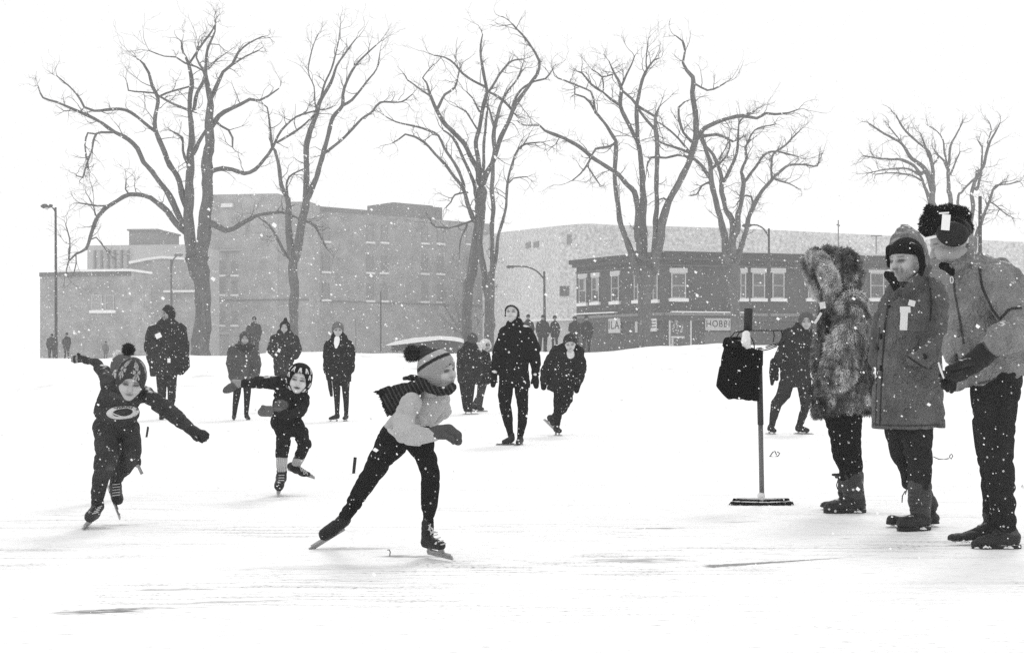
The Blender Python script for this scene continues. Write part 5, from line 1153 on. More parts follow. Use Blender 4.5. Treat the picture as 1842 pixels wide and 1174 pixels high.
skate2(H_, (888, 1050, .0), (886, 1075, .0), (880, 1085, -.1), ((880, 1118, -.14), (888, 1112, .06)), [(882, 1098, -.08), (888, 1095, .0)], r=18)
skate2(H_, (994, 1048, .0), (998, 1075, .0), (1020, 1088, -.06), ((985, 1118, .03), (1040, 1120, -.1)), [(998, 1095, .0), (1020, 1102, -.06)], r=18)
H_.body()
# ===== boy in a hooded jacket, hands in pockets
J_K = (440, 550, 5.336)
J = Fig(28, J_K, (390, 1000), 'boy in dark hooded jacket with small bobble, hands in pockets, behind the laughing child', 'onlookers in skates', h=.02)
J.head(385, 210, -.03, H=.225, yaw=0, pitch=0, roll=4, neck=(380, 275, .02), tone=.4)
J.g('hood', [J.HE(0, -.08, .12, .46, .5, .5), J.HE(0, -.15, -.18, .42, .38, .4, .1), ('ell', J.L(0, .5, -.12), [.33 * .225, .42 * .225, .5 * .225], J.hR, .01, 's'), J.HE(.0, -.1, .68, .18, .18, .2, .05)], .03, 'knit', h=.01, body=False)
J.g('jacket', [J.C([(380, 280, .0, 78), (378, 380, .0, 112), (372, 520, .0, 98), (370, 700, .0, 84)], 26, .6), J.cut(260, 660, 500, 660), J.C([(292, 320, .0, 50), (262, 420, .0, 44), (290, 470, -.12, 36)], 20), J.C([(468, 320, .0, 50), (505, 420, .0, 44), (480, 478, -.12, 36)], 20)], .042, 'clothfar', disp=fold_disp(.025, (7, 7, 7)))
J.g('trousers', [J.C([(335, 640, .0, 50), (335, 780, .0, 36), (335, 950, .0, 26)], 10), J.C([(420, 640, .0, 50), (425, 780, .0, 36), (425, 950, .0, 26)], 10)], .03, 'clothfar')
for xx in (335, 425): skate2(J, (xx, 945, .0), (xx, 965, .0), (xx - 4, 975, -.1), ((xx - 2, 1003, -.15), (xx, 998, .08)), [(xx - 4, 990, -.1), (xx, 985, .0)], r=20)
badge(J, 'number_tag', 330, 428, -.36, 26, 34, 20); J.body()
# ===== girl in an open jacket with white shirt
Kf = Fig(23.6, J_K, (900, 1118), 'girl in light knitted hat and open dark jacket showing a white shirt', 'onlookers in skates', h=.018)
Kf.head(895, 235, -.02, H=.225, yaw=8, pitch=4, neck=(895, 310, .02), tone=.42)
Kf.g('hat', [Kf.HE(0, -.05, .16, .44, .48, .48), Kf.HE(0, -.2, -.05, .43, .34, .4, .1), Kf.HCUT((0, .3, .16), (0, .62, -.78))], .17, 'knit', h=.009, body=False)
Kf.g('shirt', [Kf.C([(890, 310, -.06, 28), (882, 360, -.13, 26), (878, 400, -.155, 12)], 8, .6)], .8, 'paper', h=.01, body=False)
Kf.g('jacket', [Kf.C([(905, 330, .0, 88), (908, 420, .0, 112), (908, 560, .0, 104), (912, 740, .0, 110)], 24, .55), Kf.cut(800, 718, 1020, 724), ('ell', Kf.w(884, 335, -.18), [Kf.m(26), .09, Kf.m(72)], rotm(), .004, 's'), Kf.C([(812, 370, .0, 46), (795, 490, .0, 42), (795, 600, .0, 36), (808, 690, -.03, 28)], 20), Kf.C([(1000, 370, .0, 46), (1022, 480, .0, 40), (1020, 610, .0, 32)], 20)], .022, 'clothfar', disp=fold_disp(.02, (7, 7, 7)))
Kf.g('tights', [Kf.C([(880, 700, .0, 44), (885, 820, .0, 34), (888, 930, .0, 27), (888, 1040, .0, 20)], 10), Kf.C([(968, 700, .0, 44), (970, 820, .0, 34), (975, 930, .0, 27), (975, 1040, .0, 20)], 10)], .022, 'clothfar')
skate2(Kf, (888, 1035, .0), (892, 1062, .0), (820, 1080, -.08), ((770, 1118, -.12), (905, 1114, .04)), [(825, 1098, -.06), (888, 1092, .0)], r=22)
skate2(Kf, (974, 1035, .0), (976, 1068, .0), (955, 1078, -.12), ((940, 1116, -.16), (996, 1110, .06)), [(955, 1098, -.1), (976, 1092, .0)], r=22)
Kf.body()
st_ = MB(); a_ = Kf.w(812, 700, -.05); b_ = Kf.w(835, 868, -.08); st_.tube([a_, (a_ * .5 + b_ * .5), b_], [.035, .036, .022], 8, .02)
o = st_.build('rolled_scarf', M['knit'], loc=b_, smooth=True); tagp(o, 'dark rolled scarf dangling from the hand of the girl in the light hat', 'scarf')
# ===== skater behind the black bag
L_K = (1360, 540, 4.517)
Lf = Fig(19.5, L_K, (250, 1090), 'skater in dark snow-flecked jacket and tights, one leg wide, left of the fur coat', 'onlookers in skates', h=.014)
Lf.head(408, 172, -.05, H=.225, yaw=-10, pitch=4, roll=0, neck=(390, 245, .0), tone=.4)
Lf.g('hat', [Lf.HE(0, -.06, .10, .47, .5, .5), Lf.HE(0, -.1, -.14, .45, .38, .4, .1), ('ell', Lf.L(0, .52, -.18), [.33 * .225, .42 * .225, .5 * .225], Lf.hR, .01, 's')], .11, 'knit', h=.008, body=False)
Lf.g('jacket', [Lf.C([(370, 265, .0, 88), (335, 370, .0, 118), (318, 520, .0, 124), (320, 640, .0, 120), (322, 720, .0, 118)], 26, .6), Lf.cut(170, 712, 460, 700), Lf.C([(262, 280, .0, 52), (225, 380, .0, 46), (190, 460, -.03, 40), (160, 520, -.03, 34)], 20), Lf.C([(430, 300, .0, 50), (440, 420, .0, 46), (440, 520, .0, 40)], 20)], .035, 'clothfar', disp=fold_disp(.025, (8, 8, 8)))
Lf.g('mitten', [Lf.C([(148, 500, -.03, 34), (135, 590, -.04, 30), (130, 680, -.04, 14)], 8), Lf.C([(165, 560, -.04, 22), (168, 640, -.04, 16)], 8)], .02, 'knit')
Lf.g('tights', [Lf.C([(248, 680, .0, 62), (225, 760, -.02, 56), (168, 840, -.05, 44), (150, 920, -.02, 34), (132, 1010, .0, 22)], 12), Lf.C([(390, 680, .0, 62), (398, 780, -.02, 48), (402, 860, -.04, 38), (380, 940, .0, 32), (355, 1010, .02, 22)], 12)], .035, 'clothfar', disp=fold_disp(.014, (8, 8, 8)))
skate2(Lf, (130, 1005, .0), (115, 1040, .0), (150, 1058, -.04), ((70, 1088, .02), (168, 1092, -.06)), [(108, 1068, .0), (148, 1070, -.04)], r=24)
skate2(Lf, (354, 1008, .02), (342, 1040, .02), (415, 1054, -.05), ((303, 1085, .04), (470, 1090, -.08)), [(345, 1066, .02), (410, 1070, -.05)], r=26)
Lf.body()
# ===== people on the snow bank and beyond
def bank(label, Y, px, head, feet, wpx, tone=.05, hatc=None, legs=True, lean=0, bend=0):
    k = 8.0; X0 = 0; F = Fig(Y, (px - 10, head - 5, k), (80, (feet - head + 5) * k), label, 'people standing beyond the ice', h=.03)
    hgt = (feet - head); y = lambda f: (5 + f * hgt) * k; hw = wpx / 2 * k
    F.head(80 + lean, y(.075), 0, H=hgt * .135 * Y / FPX, yaw=random.uniform(-40, 40), neck=(80, y(.2), .0), tone=.25)
    F.g('hat' if hatc else 'hair', [F.HE(0, -.08, .14, .42, .46, .44)], hatc or .05, 'knit', h=.02, body=False)
    F.g('coat', [F.C([(80, y(.22), .0, hw * .55), (80, y(.32), .0, hw * .8), (80, y(.5), .0, hw * .82), (80, y(.68), .0, hw * .8)], 20, .6), F.cut(0, y(.6), 160, y(.6)),
        F.C([(80 - hw * .62, y(.24), .0, hw * .28), (80 - hw * .85, y(.38), .0, hw * .24), (80 - hw * .7 + bend, y(.52), -.05, hw * .2)], 12), F.C([(80 + hw * .62, y(.24), .0, hw * .28), (80 + hw * .85, y(.38), .0, hw * .24), (80 + hw * .7 - bend, y(.52), -.05, hw * .2)], 12)], tone, 'clothfar', disp=fold_disp(.03, (4, 4, 4)))
    F.g('trousers', [F.C([(80 - hw * .36, y(.56), .0, hw * .34), (80 - hw * .38, y(.76), .0, hw * .26), (80 - hw * .4, y(.96), .0, hw * .2)], 6), F.C([(80 + hw * .36, y(.56), .0, hw * .34), (80 + hw * .38, y(.76), .0, hw * .26), (80 + hw * .38, y(.96), .0, hw * .2)], 6)], tone * 1.1, 'clothfar')
    for s_ in (-1, 1): F.g('boot', [F.C([(80 + s_ * hw * .39, y(.95), .0, hw * .2), (80 + s_ * hw * .5, y(.98), -.08, hw * .17)], 5), F.cut(0, y(1.0), 160, y(1.0))], .03, 'leather', h=.02)
    F.body(); return F
bank('bareheaded person on the snow bank, partly behind the woman in the pale hat', 62, 950, 565, 632, 22)
bank('broad person in dark coat beside the curved lamp post on the snow bank', 61, 976.5, 566, 632, 25, hatc=.04)
bank('slim person in dark jacket, right of the curved lamp post, on the snow bank', 61.5, 998, 567, 632, 18, hatc=.05)
bank('person with bent arms on the snow bank just above the leaning boy', 62, 1034, 568, 633, 23, bend=22)
bank('person with arms apart at the right end of the group on the snow bank', 60.5, 1055, 567, 634, 23, tone=.045)
bank('hazy figure on the snow bank behind the girl in the fur-collared parka', 60, 457, 569, 641, 27, tone=.06, bend=18)
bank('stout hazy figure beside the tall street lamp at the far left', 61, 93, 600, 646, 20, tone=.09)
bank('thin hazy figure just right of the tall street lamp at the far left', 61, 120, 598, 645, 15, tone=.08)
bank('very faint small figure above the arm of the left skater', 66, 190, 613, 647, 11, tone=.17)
R_ = (1420, 350, 3.355); Lo = 1006.5
# ===== person in the long-haired fur coat, facing away to the left
Mf = Fig(9.5, R_, (330, Lo + 912), 'person in shaggy fur coat with raised fur hood and dark trousers, back half turned', 'judges standing at the finish', h=.0085)
Mf.head(285, 478, .0, H=.225, yaw=-105, pitch=6, neck=(320, 600, .02), tone=.25)
furt = lambda base, sc_=9.: (lambda V: np.clip(base * (1 + 1.5 * vnoise(V.astype(np.float32), (sc_, sc_, sc_ * .7)) + 1.0 * vnoise(V.astype(np.float32) + 5, (26, 26, 12))), .02, .8))
coat_ops = [Mf.C([(330, 610, .0, 84), (325, 690, .0, 128), (322, 850, .0, 164), (320, 1050, .0, 176), (330, 1290, .0, 172), (330, 1400, .0, 170)], 24, .72), Mf.cut(150, 1318, 520, 1306),
    Mf.C([(182, 1180, -.02, 38), (178, 1260, -.02, 36), (172, 1312, -.01, 18)], 14), Mf.C([(470, 1150, .0, 36), (482, 1270, .0, 30), (488, 1315, .0, 16)], 14),
    Mf.C([(372, 680, -.14, 90), (376, 760, -.19, 98), (366, 860, -.24, 100), (330, 960, -.27, 102), (305, 1050, -.27, 104), (285, 1090, -.26, 80)], 12, .75)]
fc_ = Mf.g('fur_coat', coat_ops, furt(.16), 'fur', disp=fold_disp(.030, (7, 7, 9), True, .022))
V, Q = Mf.last; NN = vnormals(V, Q); keep = NN[:, 1] < .5; Vk, Nk = V[keep], NN[keep]
def hair_tone(base):
    cl = lambda p: vnoise(p.astype(np.float32), (10, 10, 8)) * 2.6 + vnoise(p.astype(np.float32) + 7, (34, 34, 15)) * 2.6
    def f(p, i, r):
        b_ = np.full(len(p), base)
        if base == .30:                                  # light and shade put into the pile: near sleeve paler, coat behind it darker
            z_ = p[:, 1] < Mf.Y - .155; b_ = np.where(z_, .40, .17)
        return np.clip(b_ * np.exp(cl(p) + r.normal(0, .22, len(p))), .012, .75)
    return f
strands('fur_pile', Vk, Nk, 26000, .034, M['fur'], fc_, hair_tone(.30), droop=.62, spread=.34, width=.0075, seed=21)
ruff = [Mf.C([(112, 420, .10, 30), (150, 362, .0, 38), (196, 410, -.09, 46), (236, 490, -.13, 48), (262, 570, -.11, 44), (250, 640, -.04, 30)], 10), Mf.C([(112, 420, .10, 30), (128, 500, .13, 30), (165, 590, .10, 30), (215, 640, .03, 30)], 10)]
crown = [Mf.C([(222, 352, .0, 44), (262, 372, .0, 62), (312, 412, .0, 86), (345, 480, .0, 92), (345, 580, .0, 84)], 20, .85), Mf.C([(218, 304, .02, 11), (232, 330, .02, 28)], 8)]
hd = Mf.g('fur_hood', crown, furt(.12), 'fur', disp=fold_disp(.026, (9, 9, 9), True, .02), body=False)
V, Q = Mf.last; NN = vnormals(V, Q); strands('fur_pile', V, NN, 8000, .028, M['fur'], hd, hair_tone(.2), droop=.5, spread=.4, width=.007, seed=22)
rf_ = Mf.g('fur_trim', ruff, furt(.2), 'fur', disp=fold_disp(.016, (12, 12, 12)), body=False)
V, Q = Mf.last; NN = vnormals(V, Q); strands('fur_pile', V, NN, 9000, .026, M['fur'], rf_, hair_tone(.42), droop=.15, spread=.4, width=.0065, seed=23)
Mf.g('trousers', [Mf.C([(340, 1250, .0, 92), (345, 1400, -.02, 92), (342, 1500, -.03, 92), (350, 1570, -.03, 86), (368, 1640, -.02, 68), (372, 1700, -.02, 60)], 16), Mf.C([(290, 1250, .14, 76), (285, 1380, .14, 62), (310, 1500, .12, 58), (330, 1600, .12, 48), (350, 1690, .13, 42)], 14)], .015, 'cloth', disp=fold_disp(.016, (7, 7, 10)))
def snowboot(F, shaft, foot, sole_y, lace=None, tone=.045):
    foot = [(p[0], min(max(p[1], sole_y - .72 * p[3]), p[1] + 18), p[2], p[3]) for p in foot]
    o = F.boot(shaft, foot, (lambda V: np.where(V[:, 2] < F.w(0, sole_y - 95)[2] + .012 * np.sin(V[:, 0] * 30), .028, tone * (1 + .6 * vnoise(V.astype(np.float32), (14, 14, 14))))), name='boot', k=16, h=.006, da=.009, cutl=(-400, sole_y, 2000, sole_y))
    xs_ = [p[0] for p in foot]; d = np.mean([p[2] for p in foot]); so_ = [F.C([(p[0], sole_y - 10, p[2], p[3] * 1.06) for p in foot], 10), F.cut(-400, sole_y + 3, 2000, sole_y + 3), ('cut', F.w(0, sole_y - 24), np.array([0, 0, 1.]))]
    F.g('sole', so_, .02, 'leather', h=.007, parent=o, body=False)
    mb = MB(); r = np.random.default_rng(9)
    for q in range(8):
        t = r.random(); p = F.w(min(xs_) - 14 + (max(xs_) - min(xs_) + 40) * t, sole_y - 3, d - F.m(foot[0][3]) * r.uniform(.6, 1.1)); w_ = r.uniform(.005, .014); mb.tube([p + (-w_, 0, -.003), p + (0, 0, r.uniform(-.002, .006)), p + (w_ * 1.1, 0, -.003)], [.003, r.uniform(.004, .008), .003], 6)
    mb.build('caked_snow', M['snowtop'], o, smooth=True).__setitem__('kind', 'stuff')
    if lace:
        mb = MB()
        for l in lace: mb.tube([F.w(*p) for p in l], .0035, 5, .03)
        mb.build('laces', M['paint'], o)
    return o
snowboot(Mf, [(375, Lo + 685, -.02, 68), (380, Lo + 760, -.02, 66), (395, Lo + 830, -.02, 60)], [(415, Lo + 862, -.01, 46), (330, Lo + 876, -.04, 42), (245, Lo + 884, -.05, 38)], Lo + 908, lace=[[(292, Lo + 720, .0), (284, Lo + 745, -.01), (292, Lo + 770, .0)], [(296, Lo + 700, .0), (290, Lo + 730, .0)]])
snowboot(Mf, [(345, Lo + 690, .13, 50), (340, Lo + 780, .13, 48)], [(340, Lo + 850, .14, 40), (270, Lo + 852, .15, 34), (212, Lo + 856, .16, 26)], Lo + 890)
Mf.g('boot_flap', [Mf.C([(262, Lo + 682, .08, 10), (320, Lo + 684, .05, 12)], 4), Mf.C([(280, Lo + 698, .0, 8), (330, Lo + 700, -.03, 10)], 4)], .045, 'leather', body=False)
badge(Mf, 'paper_tag', 172, 745, -.13, 14, 75, 32); badge(Mf, 'paper_tag', 200, 668, -.12, 34, 40, -10)
Mf.body(.009)

# ===== man in the long hooded canvas parka
Nf = Fig(8.55, R_, (700, Lo + 1008), 'older man in long hooded canvas parka with paper tags on his chest, hand in pocket', 'judges standing at the finish', h=.008)
Nf.head(704, 396, -.03, H=.245, yaw=-56, pitch=6, roll=-2, neck=(730, 540, .02), brow=.105, male=True, tone=.44)
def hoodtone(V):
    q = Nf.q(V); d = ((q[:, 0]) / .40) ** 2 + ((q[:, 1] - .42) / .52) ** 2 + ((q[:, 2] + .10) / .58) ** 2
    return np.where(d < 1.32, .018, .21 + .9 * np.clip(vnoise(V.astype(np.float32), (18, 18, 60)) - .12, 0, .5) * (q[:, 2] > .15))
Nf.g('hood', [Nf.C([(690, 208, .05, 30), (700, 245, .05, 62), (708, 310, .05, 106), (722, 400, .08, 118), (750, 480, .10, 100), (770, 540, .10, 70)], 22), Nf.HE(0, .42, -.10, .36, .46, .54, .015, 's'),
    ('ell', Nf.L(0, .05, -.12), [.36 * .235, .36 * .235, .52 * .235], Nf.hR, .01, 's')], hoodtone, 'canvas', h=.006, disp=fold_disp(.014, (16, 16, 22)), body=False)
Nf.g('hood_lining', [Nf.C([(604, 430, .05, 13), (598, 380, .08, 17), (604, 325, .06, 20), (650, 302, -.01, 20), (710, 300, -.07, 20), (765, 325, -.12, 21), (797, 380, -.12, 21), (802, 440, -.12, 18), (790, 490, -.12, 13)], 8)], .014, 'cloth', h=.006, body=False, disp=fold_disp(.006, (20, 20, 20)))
Nf.g('cap', [Nf.HE(0, -.03, .13, .375, .46, .42), Nf.HCUT((0, .3, .17), (0, .25, -.97))], .015, 'knit', h=.006, body=False)
Nf.g('collar', [Nf.C([(600, 482, -.14, 30), (622, 512, -.16, 26), (640, 552, -.16, 24)], 10), Nf.C([(645, 575, -.16, 18), (700, 568, -.16, 18), (748, 540, -.13, 18)], 10)], .016, 'cloth', h=.007, body=False)
Nf.g('collar_lapel', [Nf.C([(690, 600, -.17, 22), (735, 555, -.17, 28), (790, 500, -.10, 30), (835, 440, -.02, 26)], 10), Nf.C([(630, 620, -.165, 20), (665, 575, -.17, 20)], 8)], .10, 'canvas', h=.007, body=False, disp=fold_disp(.01, (14, 14, 14)))
pk = Nf.g('parka', [Nf.C([(735, 560, .02, 116), (735, 650, .02, 160), (726, 800, .0, 176), (722, 1000, .0, 190), (722, 1200, .0, 204), (722, 1400, .0, 212), (722, 1520, .0, 212)], 26, .62), Nf.cut(490, Lo + 392, 950, Lo + 396),
    Nf.C([(640, 600, .08, 60), (575, 690, .12, 50), (545, 800, .12, 46), (522, 920, .10, 42), (515, 1000, .06, 36)], 22),
    Nf.C([(850, 560, .0, 66), (898, 660, -.02, 66), (920, 790, -.06, 62), (900, 890, -.12, 62), (855, 950, -.17, 60), (800, 980, -.20, 58), (770, 990, -.19, 54)], 18)],
    lambda V: .135 * (1 + .5 * vnoise(V.astype(np.float32), (5, 5, 3))), 'canvas', disp=fold_disp(.024, (7, 7, 5)))
# front placket, toggles, hem seam, pocket and tab on the surface of the parka
def seam(F, name, pts, r, tone, target, parent, mat='canvas'):
    me = target.data; off = wloc(target); bv = BVHTree.FromPolygons([v.co[:] for v in me.vertices], [tuple(p.vertices) for p in me.polygons]); o_ = []
    for i in range(len(pts) - 1):
        for t in np.linspace(0, 1, 8, endpoint=(i == len(pts) - 2)):
            x = pts[i][0] * (1 - t) + pts[i + 1][0] * t; y = pts[i][1] * (1 - t) + pts[i + 1][1] * t
            p = F.w(x, y, -1.) - off; q = F.w(x, y, 1.) - off; d = Vector(q - p).normalized(); h_ = bv.ray_cast(Vector(p), d)
            if h_[0] is not None: o_.append(np.array(h_[0]) + off)
    if len(o_) > 1: return MB().tube(o_, r, 6, tone).build(name, M[mat], parent, smooth=True)
seam(Nf, 'placket', [(600, 640), (575, 800), (562, 1000), (553, 1200), (546, 1395)], .0055, .05, pk, pk); seam(Nf, 'placket', [(545, 800), (528, 1000), (520, 1395)], .004, .06, pk, pk)
seam(Nf, 'hem', [(506, 1385), (620, 1392), (760, 1393), (925, 1386)], .005, .06, pk, pk)
seam(Nf, 'pocket', [(715, 975), (760, 1010), (830, 1050)], .006, .04, pk, pk); seam(Nf, 'cuff_tab', [(808, 960), (826, 978), (812, 990)], .009, .03, pk, pk)
seam(Nf, 'armhole', [(850, 560), (858, 660), (850, 760)], .005, .05, pk, pk)
for y_ in (855, 1045): 
    seam(Nf, 'toggle', [(554, y_ - 16), (553, y_ + 16)], .010, .012, pk, pk)
seam(Nf, 'snap', [(600, 668), (606, 680)], .009, .01, pk, pk)
badge(Nf, 'name_card', 698, 694, -.235, 60, 36, 0); badge(Nf, 'name_card', 690, 764, -.24, 42, 104, 3); badge(Nf, 'paper_pin', 738, 655, -.225, 38, 34, 15)
Nf.g('trousers', [Nf.C([(770, 1330, .0, 98), (776, 1450, -.04, 92), (772, 1540, -.05, 84), (788, 1620, -.04, 76), (786, 1700, -.03, 70), (788, 1750, -.03, 64)], 14), Nf.C([(640, 1330, .08, 78), (650, 1460, .08, 66), (672, 1560, .09, 60), (705, 1660, .10, 46), (716, 1740, .10, 38)], 14)],
    .034, 'cloth', disp=fold_disp(.018, (7, 7, 9)))
snowboot(Nf, [(788, Lo + 755, -.03, 72), (786, Lo + 830, -.03, 68), (790, Lo + 890, -.03, 62)], [(800, Lo + 940, -.03, 52), (740, Lo + 955, -.07, 50), (690, Lo + 965, -.10, 42)], Lo + 1010, tone=.06, lace=[[(700, Lo + 780, -.06), (682, Lo + 810, -.07), (680, Lo + 850, -.07)], [(712, Lo + 760, -.06), (700, Lo + 800, -.08)]] + [[(725, Lo + 790 + i * 26, -.15), (770, Lo + 795 + i * 26, -.17)] for i in range(5)])
snowboot(Nf, [(800, Lo + 780, .14, 55), (850, Lo + 870, .14, 45)], [(862, Lo + 925, .14, 42), (740, Lo + 940, .12, 38), (620, Lo + 945, .10, 36)], Lo + 990, tone=.035)
Nf.body(.009)

# ===== tall man at the right edge, fur cap, pale jacket, writing on a pad
Of = Fig(7.7, R_, (1240, Lo + 1110), 'tall man at the right edge in fur cap and light jacket, writing in black gloves', 'judges standing at the finish', h=.0085)
Of.head(960, 300, .0, H=.235, yaw=-84, pitch=16, roll=-6, neck=(1070, 440, .03), male=True, tone=.33, ears=True)
Of.g('neck_fold', [Of.C([(930, 345, -.03, 56), (985, 365, -.03, 66), (1050, 380, -.0, 66)], 16)], .33, 'skin', h=.008, body=False)
cap = Of.g('fur_cap', [Of.C([(880, 140, .0, 60), (960, 128, .0, 72), (1030, 140, .0, 62)], 14), Of.C([(850, 196, -.02, 56), (930, 190, -.10, 58), (1000, 190, -.11, 56), (1045, 200, -.03, 56)], 14), Of.C([(850, 196, .08, 50), (1045, 200, .08, 54)], 14), Of.C([(835, 165, .0, 50), (836, 190, .0, 52)], 8), Of.C([(846, 92, .0, 26), (850, 120, .0, 30)], 10)], .010, 'fur', h=.007, disp=fold_disp(.014, (14, 14, 14)), body=False)
V, Q = Of.last; NN = vnormals(V, Q); strands('fur_pile', V, NN, 9000, .012, M['fur'], cap, lambda p, i, r: np.where(r.random(len(p)) < .04, .5, r.uniform(.005, .03, len(p))), droop=.2, spread=.6, width=.004, seed=31)
fl_ = Of.g('ear_flap', [Of.E(985, 238, -.16, 96, 76, 34, 8, k=8), Of.E(1035, 215, -.12, 62, 62, 40, 0, k=10)], .012, 'leather', h=.006, body=False)
badge(Of, 'paper_tag', 943, 168, -.20, 48, 92, 5).__setitem__('label', 'white paper tag tucked in the fur cap'); badge(Of, 'paper_tag', 932, 112, -.15, 58, 10, -3)
gl = MB(); gl.bar(Of.w(812, 268, -.09), Of.w(888, 252, -.12), .004, .014, tone=.8); gl.build('glasses', M['paper'], Of.root)
jk = Of.g('jacket', [Of.C([(1080, 430, .02, 78), (1095, 530, .0, 132), (1120, 700, .0, 160), (1160, 880, .02, 196), (1200, 1060, .04, 214), (1230, 1220, .04, 214)], 26, .72), Of.C([(1160, 450, .06, 90), (1260, 520, .10, 140), (1330, 700, .12, 180), (1360, 1000, .12, 200), (1360, 1200, .12, 200)], 26, .9),
    Of.cut(1130, 1152, 1330, 1102), Of.C([(985, 860, -.12, 48), (975, 930, -.13, 46), (985, 985, -.13, 36)], 14), Of.C([(1040, 900, -.16, 44), (1058, 1010, -.17, 26)], 14),
    Of.C([(1240, 520, -.10, 104), (1310, 650, -.16, 106), (1390, 790, -.22, 104)], 22), Of.C([(1400, 820, -.22, 108), (1330, 850, -.28, 100), (1262, 880, -.34, 84), (1222, 905, -.36, 74)], 16), Of.C([(1072, 330, .02, 40), (1060, 400, -.04, 52), (1000, 440, -.1, 30)], 18)],
    lambda V: .235 * (1 + .35 * vnoise(V.astype(np.float32), (5, 5, 3))), 'canvas', disp=fold_disp(.026, (6, 6, 5)), label='light canvas jacket')
seam(Of, 'zip', [(985, 470), (1000, 600), (1030, 760), (1052, 900)], .006, .08, jk, jk); seam(Of, 'armhole', [(1150, 440), (1165, 560), (1225, 690), (1270, 750)], .008, .05, jk, jk)
seam(Of, 'hem', [(1140, 1140), (1220, 1118), (1325, 1092)], .006, .1, jk, jk); seam(Of, 'cuff_seam', [(1170, 890), (1200, 950), (1245, 985)], .006, .07, jk, jk); seam(Of, 'crease_shade', [(1270, 750), (1330, 690), (1400, 680)], .008, .05, jk, jk)  # shade of the sleeve fold laid on as a dark line
zp = MB(); ring = [Of.w(980 + 9 * math.cos(a), 515 + 20 * math.sin(a), -.26) for a in np.linspace(0, 2 * math.pi, 14)]; zp.tube(ring, .003, 5, .6); zp.build('zip_pull', M['metal'], Of.root)
Of.g('undershirt', [Of.C([(925, 430, -.06, 24), (958, 440, -.10, 26), (980, 470, -.14, 20)], 8)], .012, 'cloth', h=.007, body=False)
Of.g('glove', [Of.C([(1215, 930, -.36, 64), (1165, 970, -.37, 66), (1100, 1020, -.38, 62), (1045, 1050, -.38, 54)], 12, .8), Of.C([(1050, 1025, -.40, 24), (1000, 1040, -.43, 22), (955, 1050, -.43, 18)], 4), Of.C([(1045, 1050, -.40, 25), (995, 1068, -.43, 23), (948, 1076, -.43, 19)], 4),
    Of.C([(1045, 1075, -.39, 25), (1000, 1092, -.42, 22), (955, 1098, -.42, 18)], 4), Of.C([(1055, 1095, -.38, 23), (1020, 1110, -.40, 20), (990, 1112, -.40, 16)], 4), Of.C([(1090, 1010, -.42, 24), (1030, 1020, -.47, 21), (965, 1048, -.47, 16)], 5)], .010, 'leather', h=.0055, disp=fold_disp(.004, (22, 22, 22)))
Of.g('glove', [Of.C([(1020, 1080, -.24, 40), (980, 1100, -.28, 44), (950, 1110, -.30, 40)], 10), Of.C([(945, 1100, -.30, 22), (925, 1130, -.33, 20), (930, 1160, -.34, 16)], 4), Of.C([(960, 1110, -.30, 22), (948, 1150, -.33, 19), (955, 1178, -.34, 15)], 4), Of.C([(975, 1120, -.30, 22), (972, 1160, -.32, 18), (978, 1185, -.33, 15)], 4), Of.C([(990, 1120, -.29, 20), (992, 1155, -.31, 16), (994, 1175, -.32, 13)], 4), Of.C([(950, 1085, -.32, 18), (925, 1075, -.36, 16), (912, 1090, -.37, 13)], 4)], .010, 'leather', h=.0055)
Of.bodyops.append(Of.C([(1200, 930, -.36, 34), (1100, 1020, -.38, 30)], 10)); Of.bodyops.append(Of.C([(1100, 1000, -.1, 34), (1000, 1090, -.26, 26)], 10))
Of.g('trousers', [Of.C([(1250, 1110, .03, 140), (1240, 1250, -.02, 128), (1236, 1400, -.05, 112), (1245, 1550, -.06, 98), (1270, 1700, -.05, 84), (1285, 1850, -.02, 76), (1295, 1990, .0, 70)], 18), Of.C([(1200, 1110, .12, 110), (1190, 1260, .12, 90), (1200, 1400, .12, 78), (1205, 1520, .10, 72), (1212, 1620, .14, 64), (1216, 1760, .16, 56), (1218, 1930, .16, 52)], 16)],
    .028, 'cloth', disp=fold_disp(.022, (6, 6, 8)))
snowboot(Of, [(1220, 1930, .16, 50)], [(1235, 1990, .16, 54), (1140, 2030, .14, 46), (1050, 2062, .12, 34), (985, 2068, .12, 28)], Lo + 1090)
snowboot(Of, [(1300, 1985, .0, 66)], [(1330, 2050, .0, 64), (1240, 2075, -.02, 52), (1160, 2088, -.03, 40), (1132, 2090, -.03, 32)], Lo + 1124, tone=.06, lace=[[(1200 + i * 22, 2045 - i * 14, -.15), (1232 + i * 22, 2062 - i * 12, -.17)] for i in range(4)])
Of.body(.009)
pn = Of.w(932, 1108, -.46); pm_ = MB().tube([Of.w(899, 1012, -.48), Of.w(914, 1060, -.47), pn], [.0045, .0055, .0045], 7, .75).build('pencil', M['paint'], loc=pn, smooth=True); tagp(pm_, 'white pencil held in the black glove of the man in the fur cap', 'pencil')
pd = MB(); c0 = [Of.w(*p) for p in ((955, 1058, -.36), (1000, 1060, -.36), (1045, 1028, -.28), (982, 1028, -.28))]; pd.hexa(c0 + [c_ + (0, 0, .008) for c_ in c0], .85)
o = pd.build('note_pad', M['paper'], loc=c0[0]); tagp(o, 'white note pad held between the black gloves of the man in the fur cap', 'note pad')

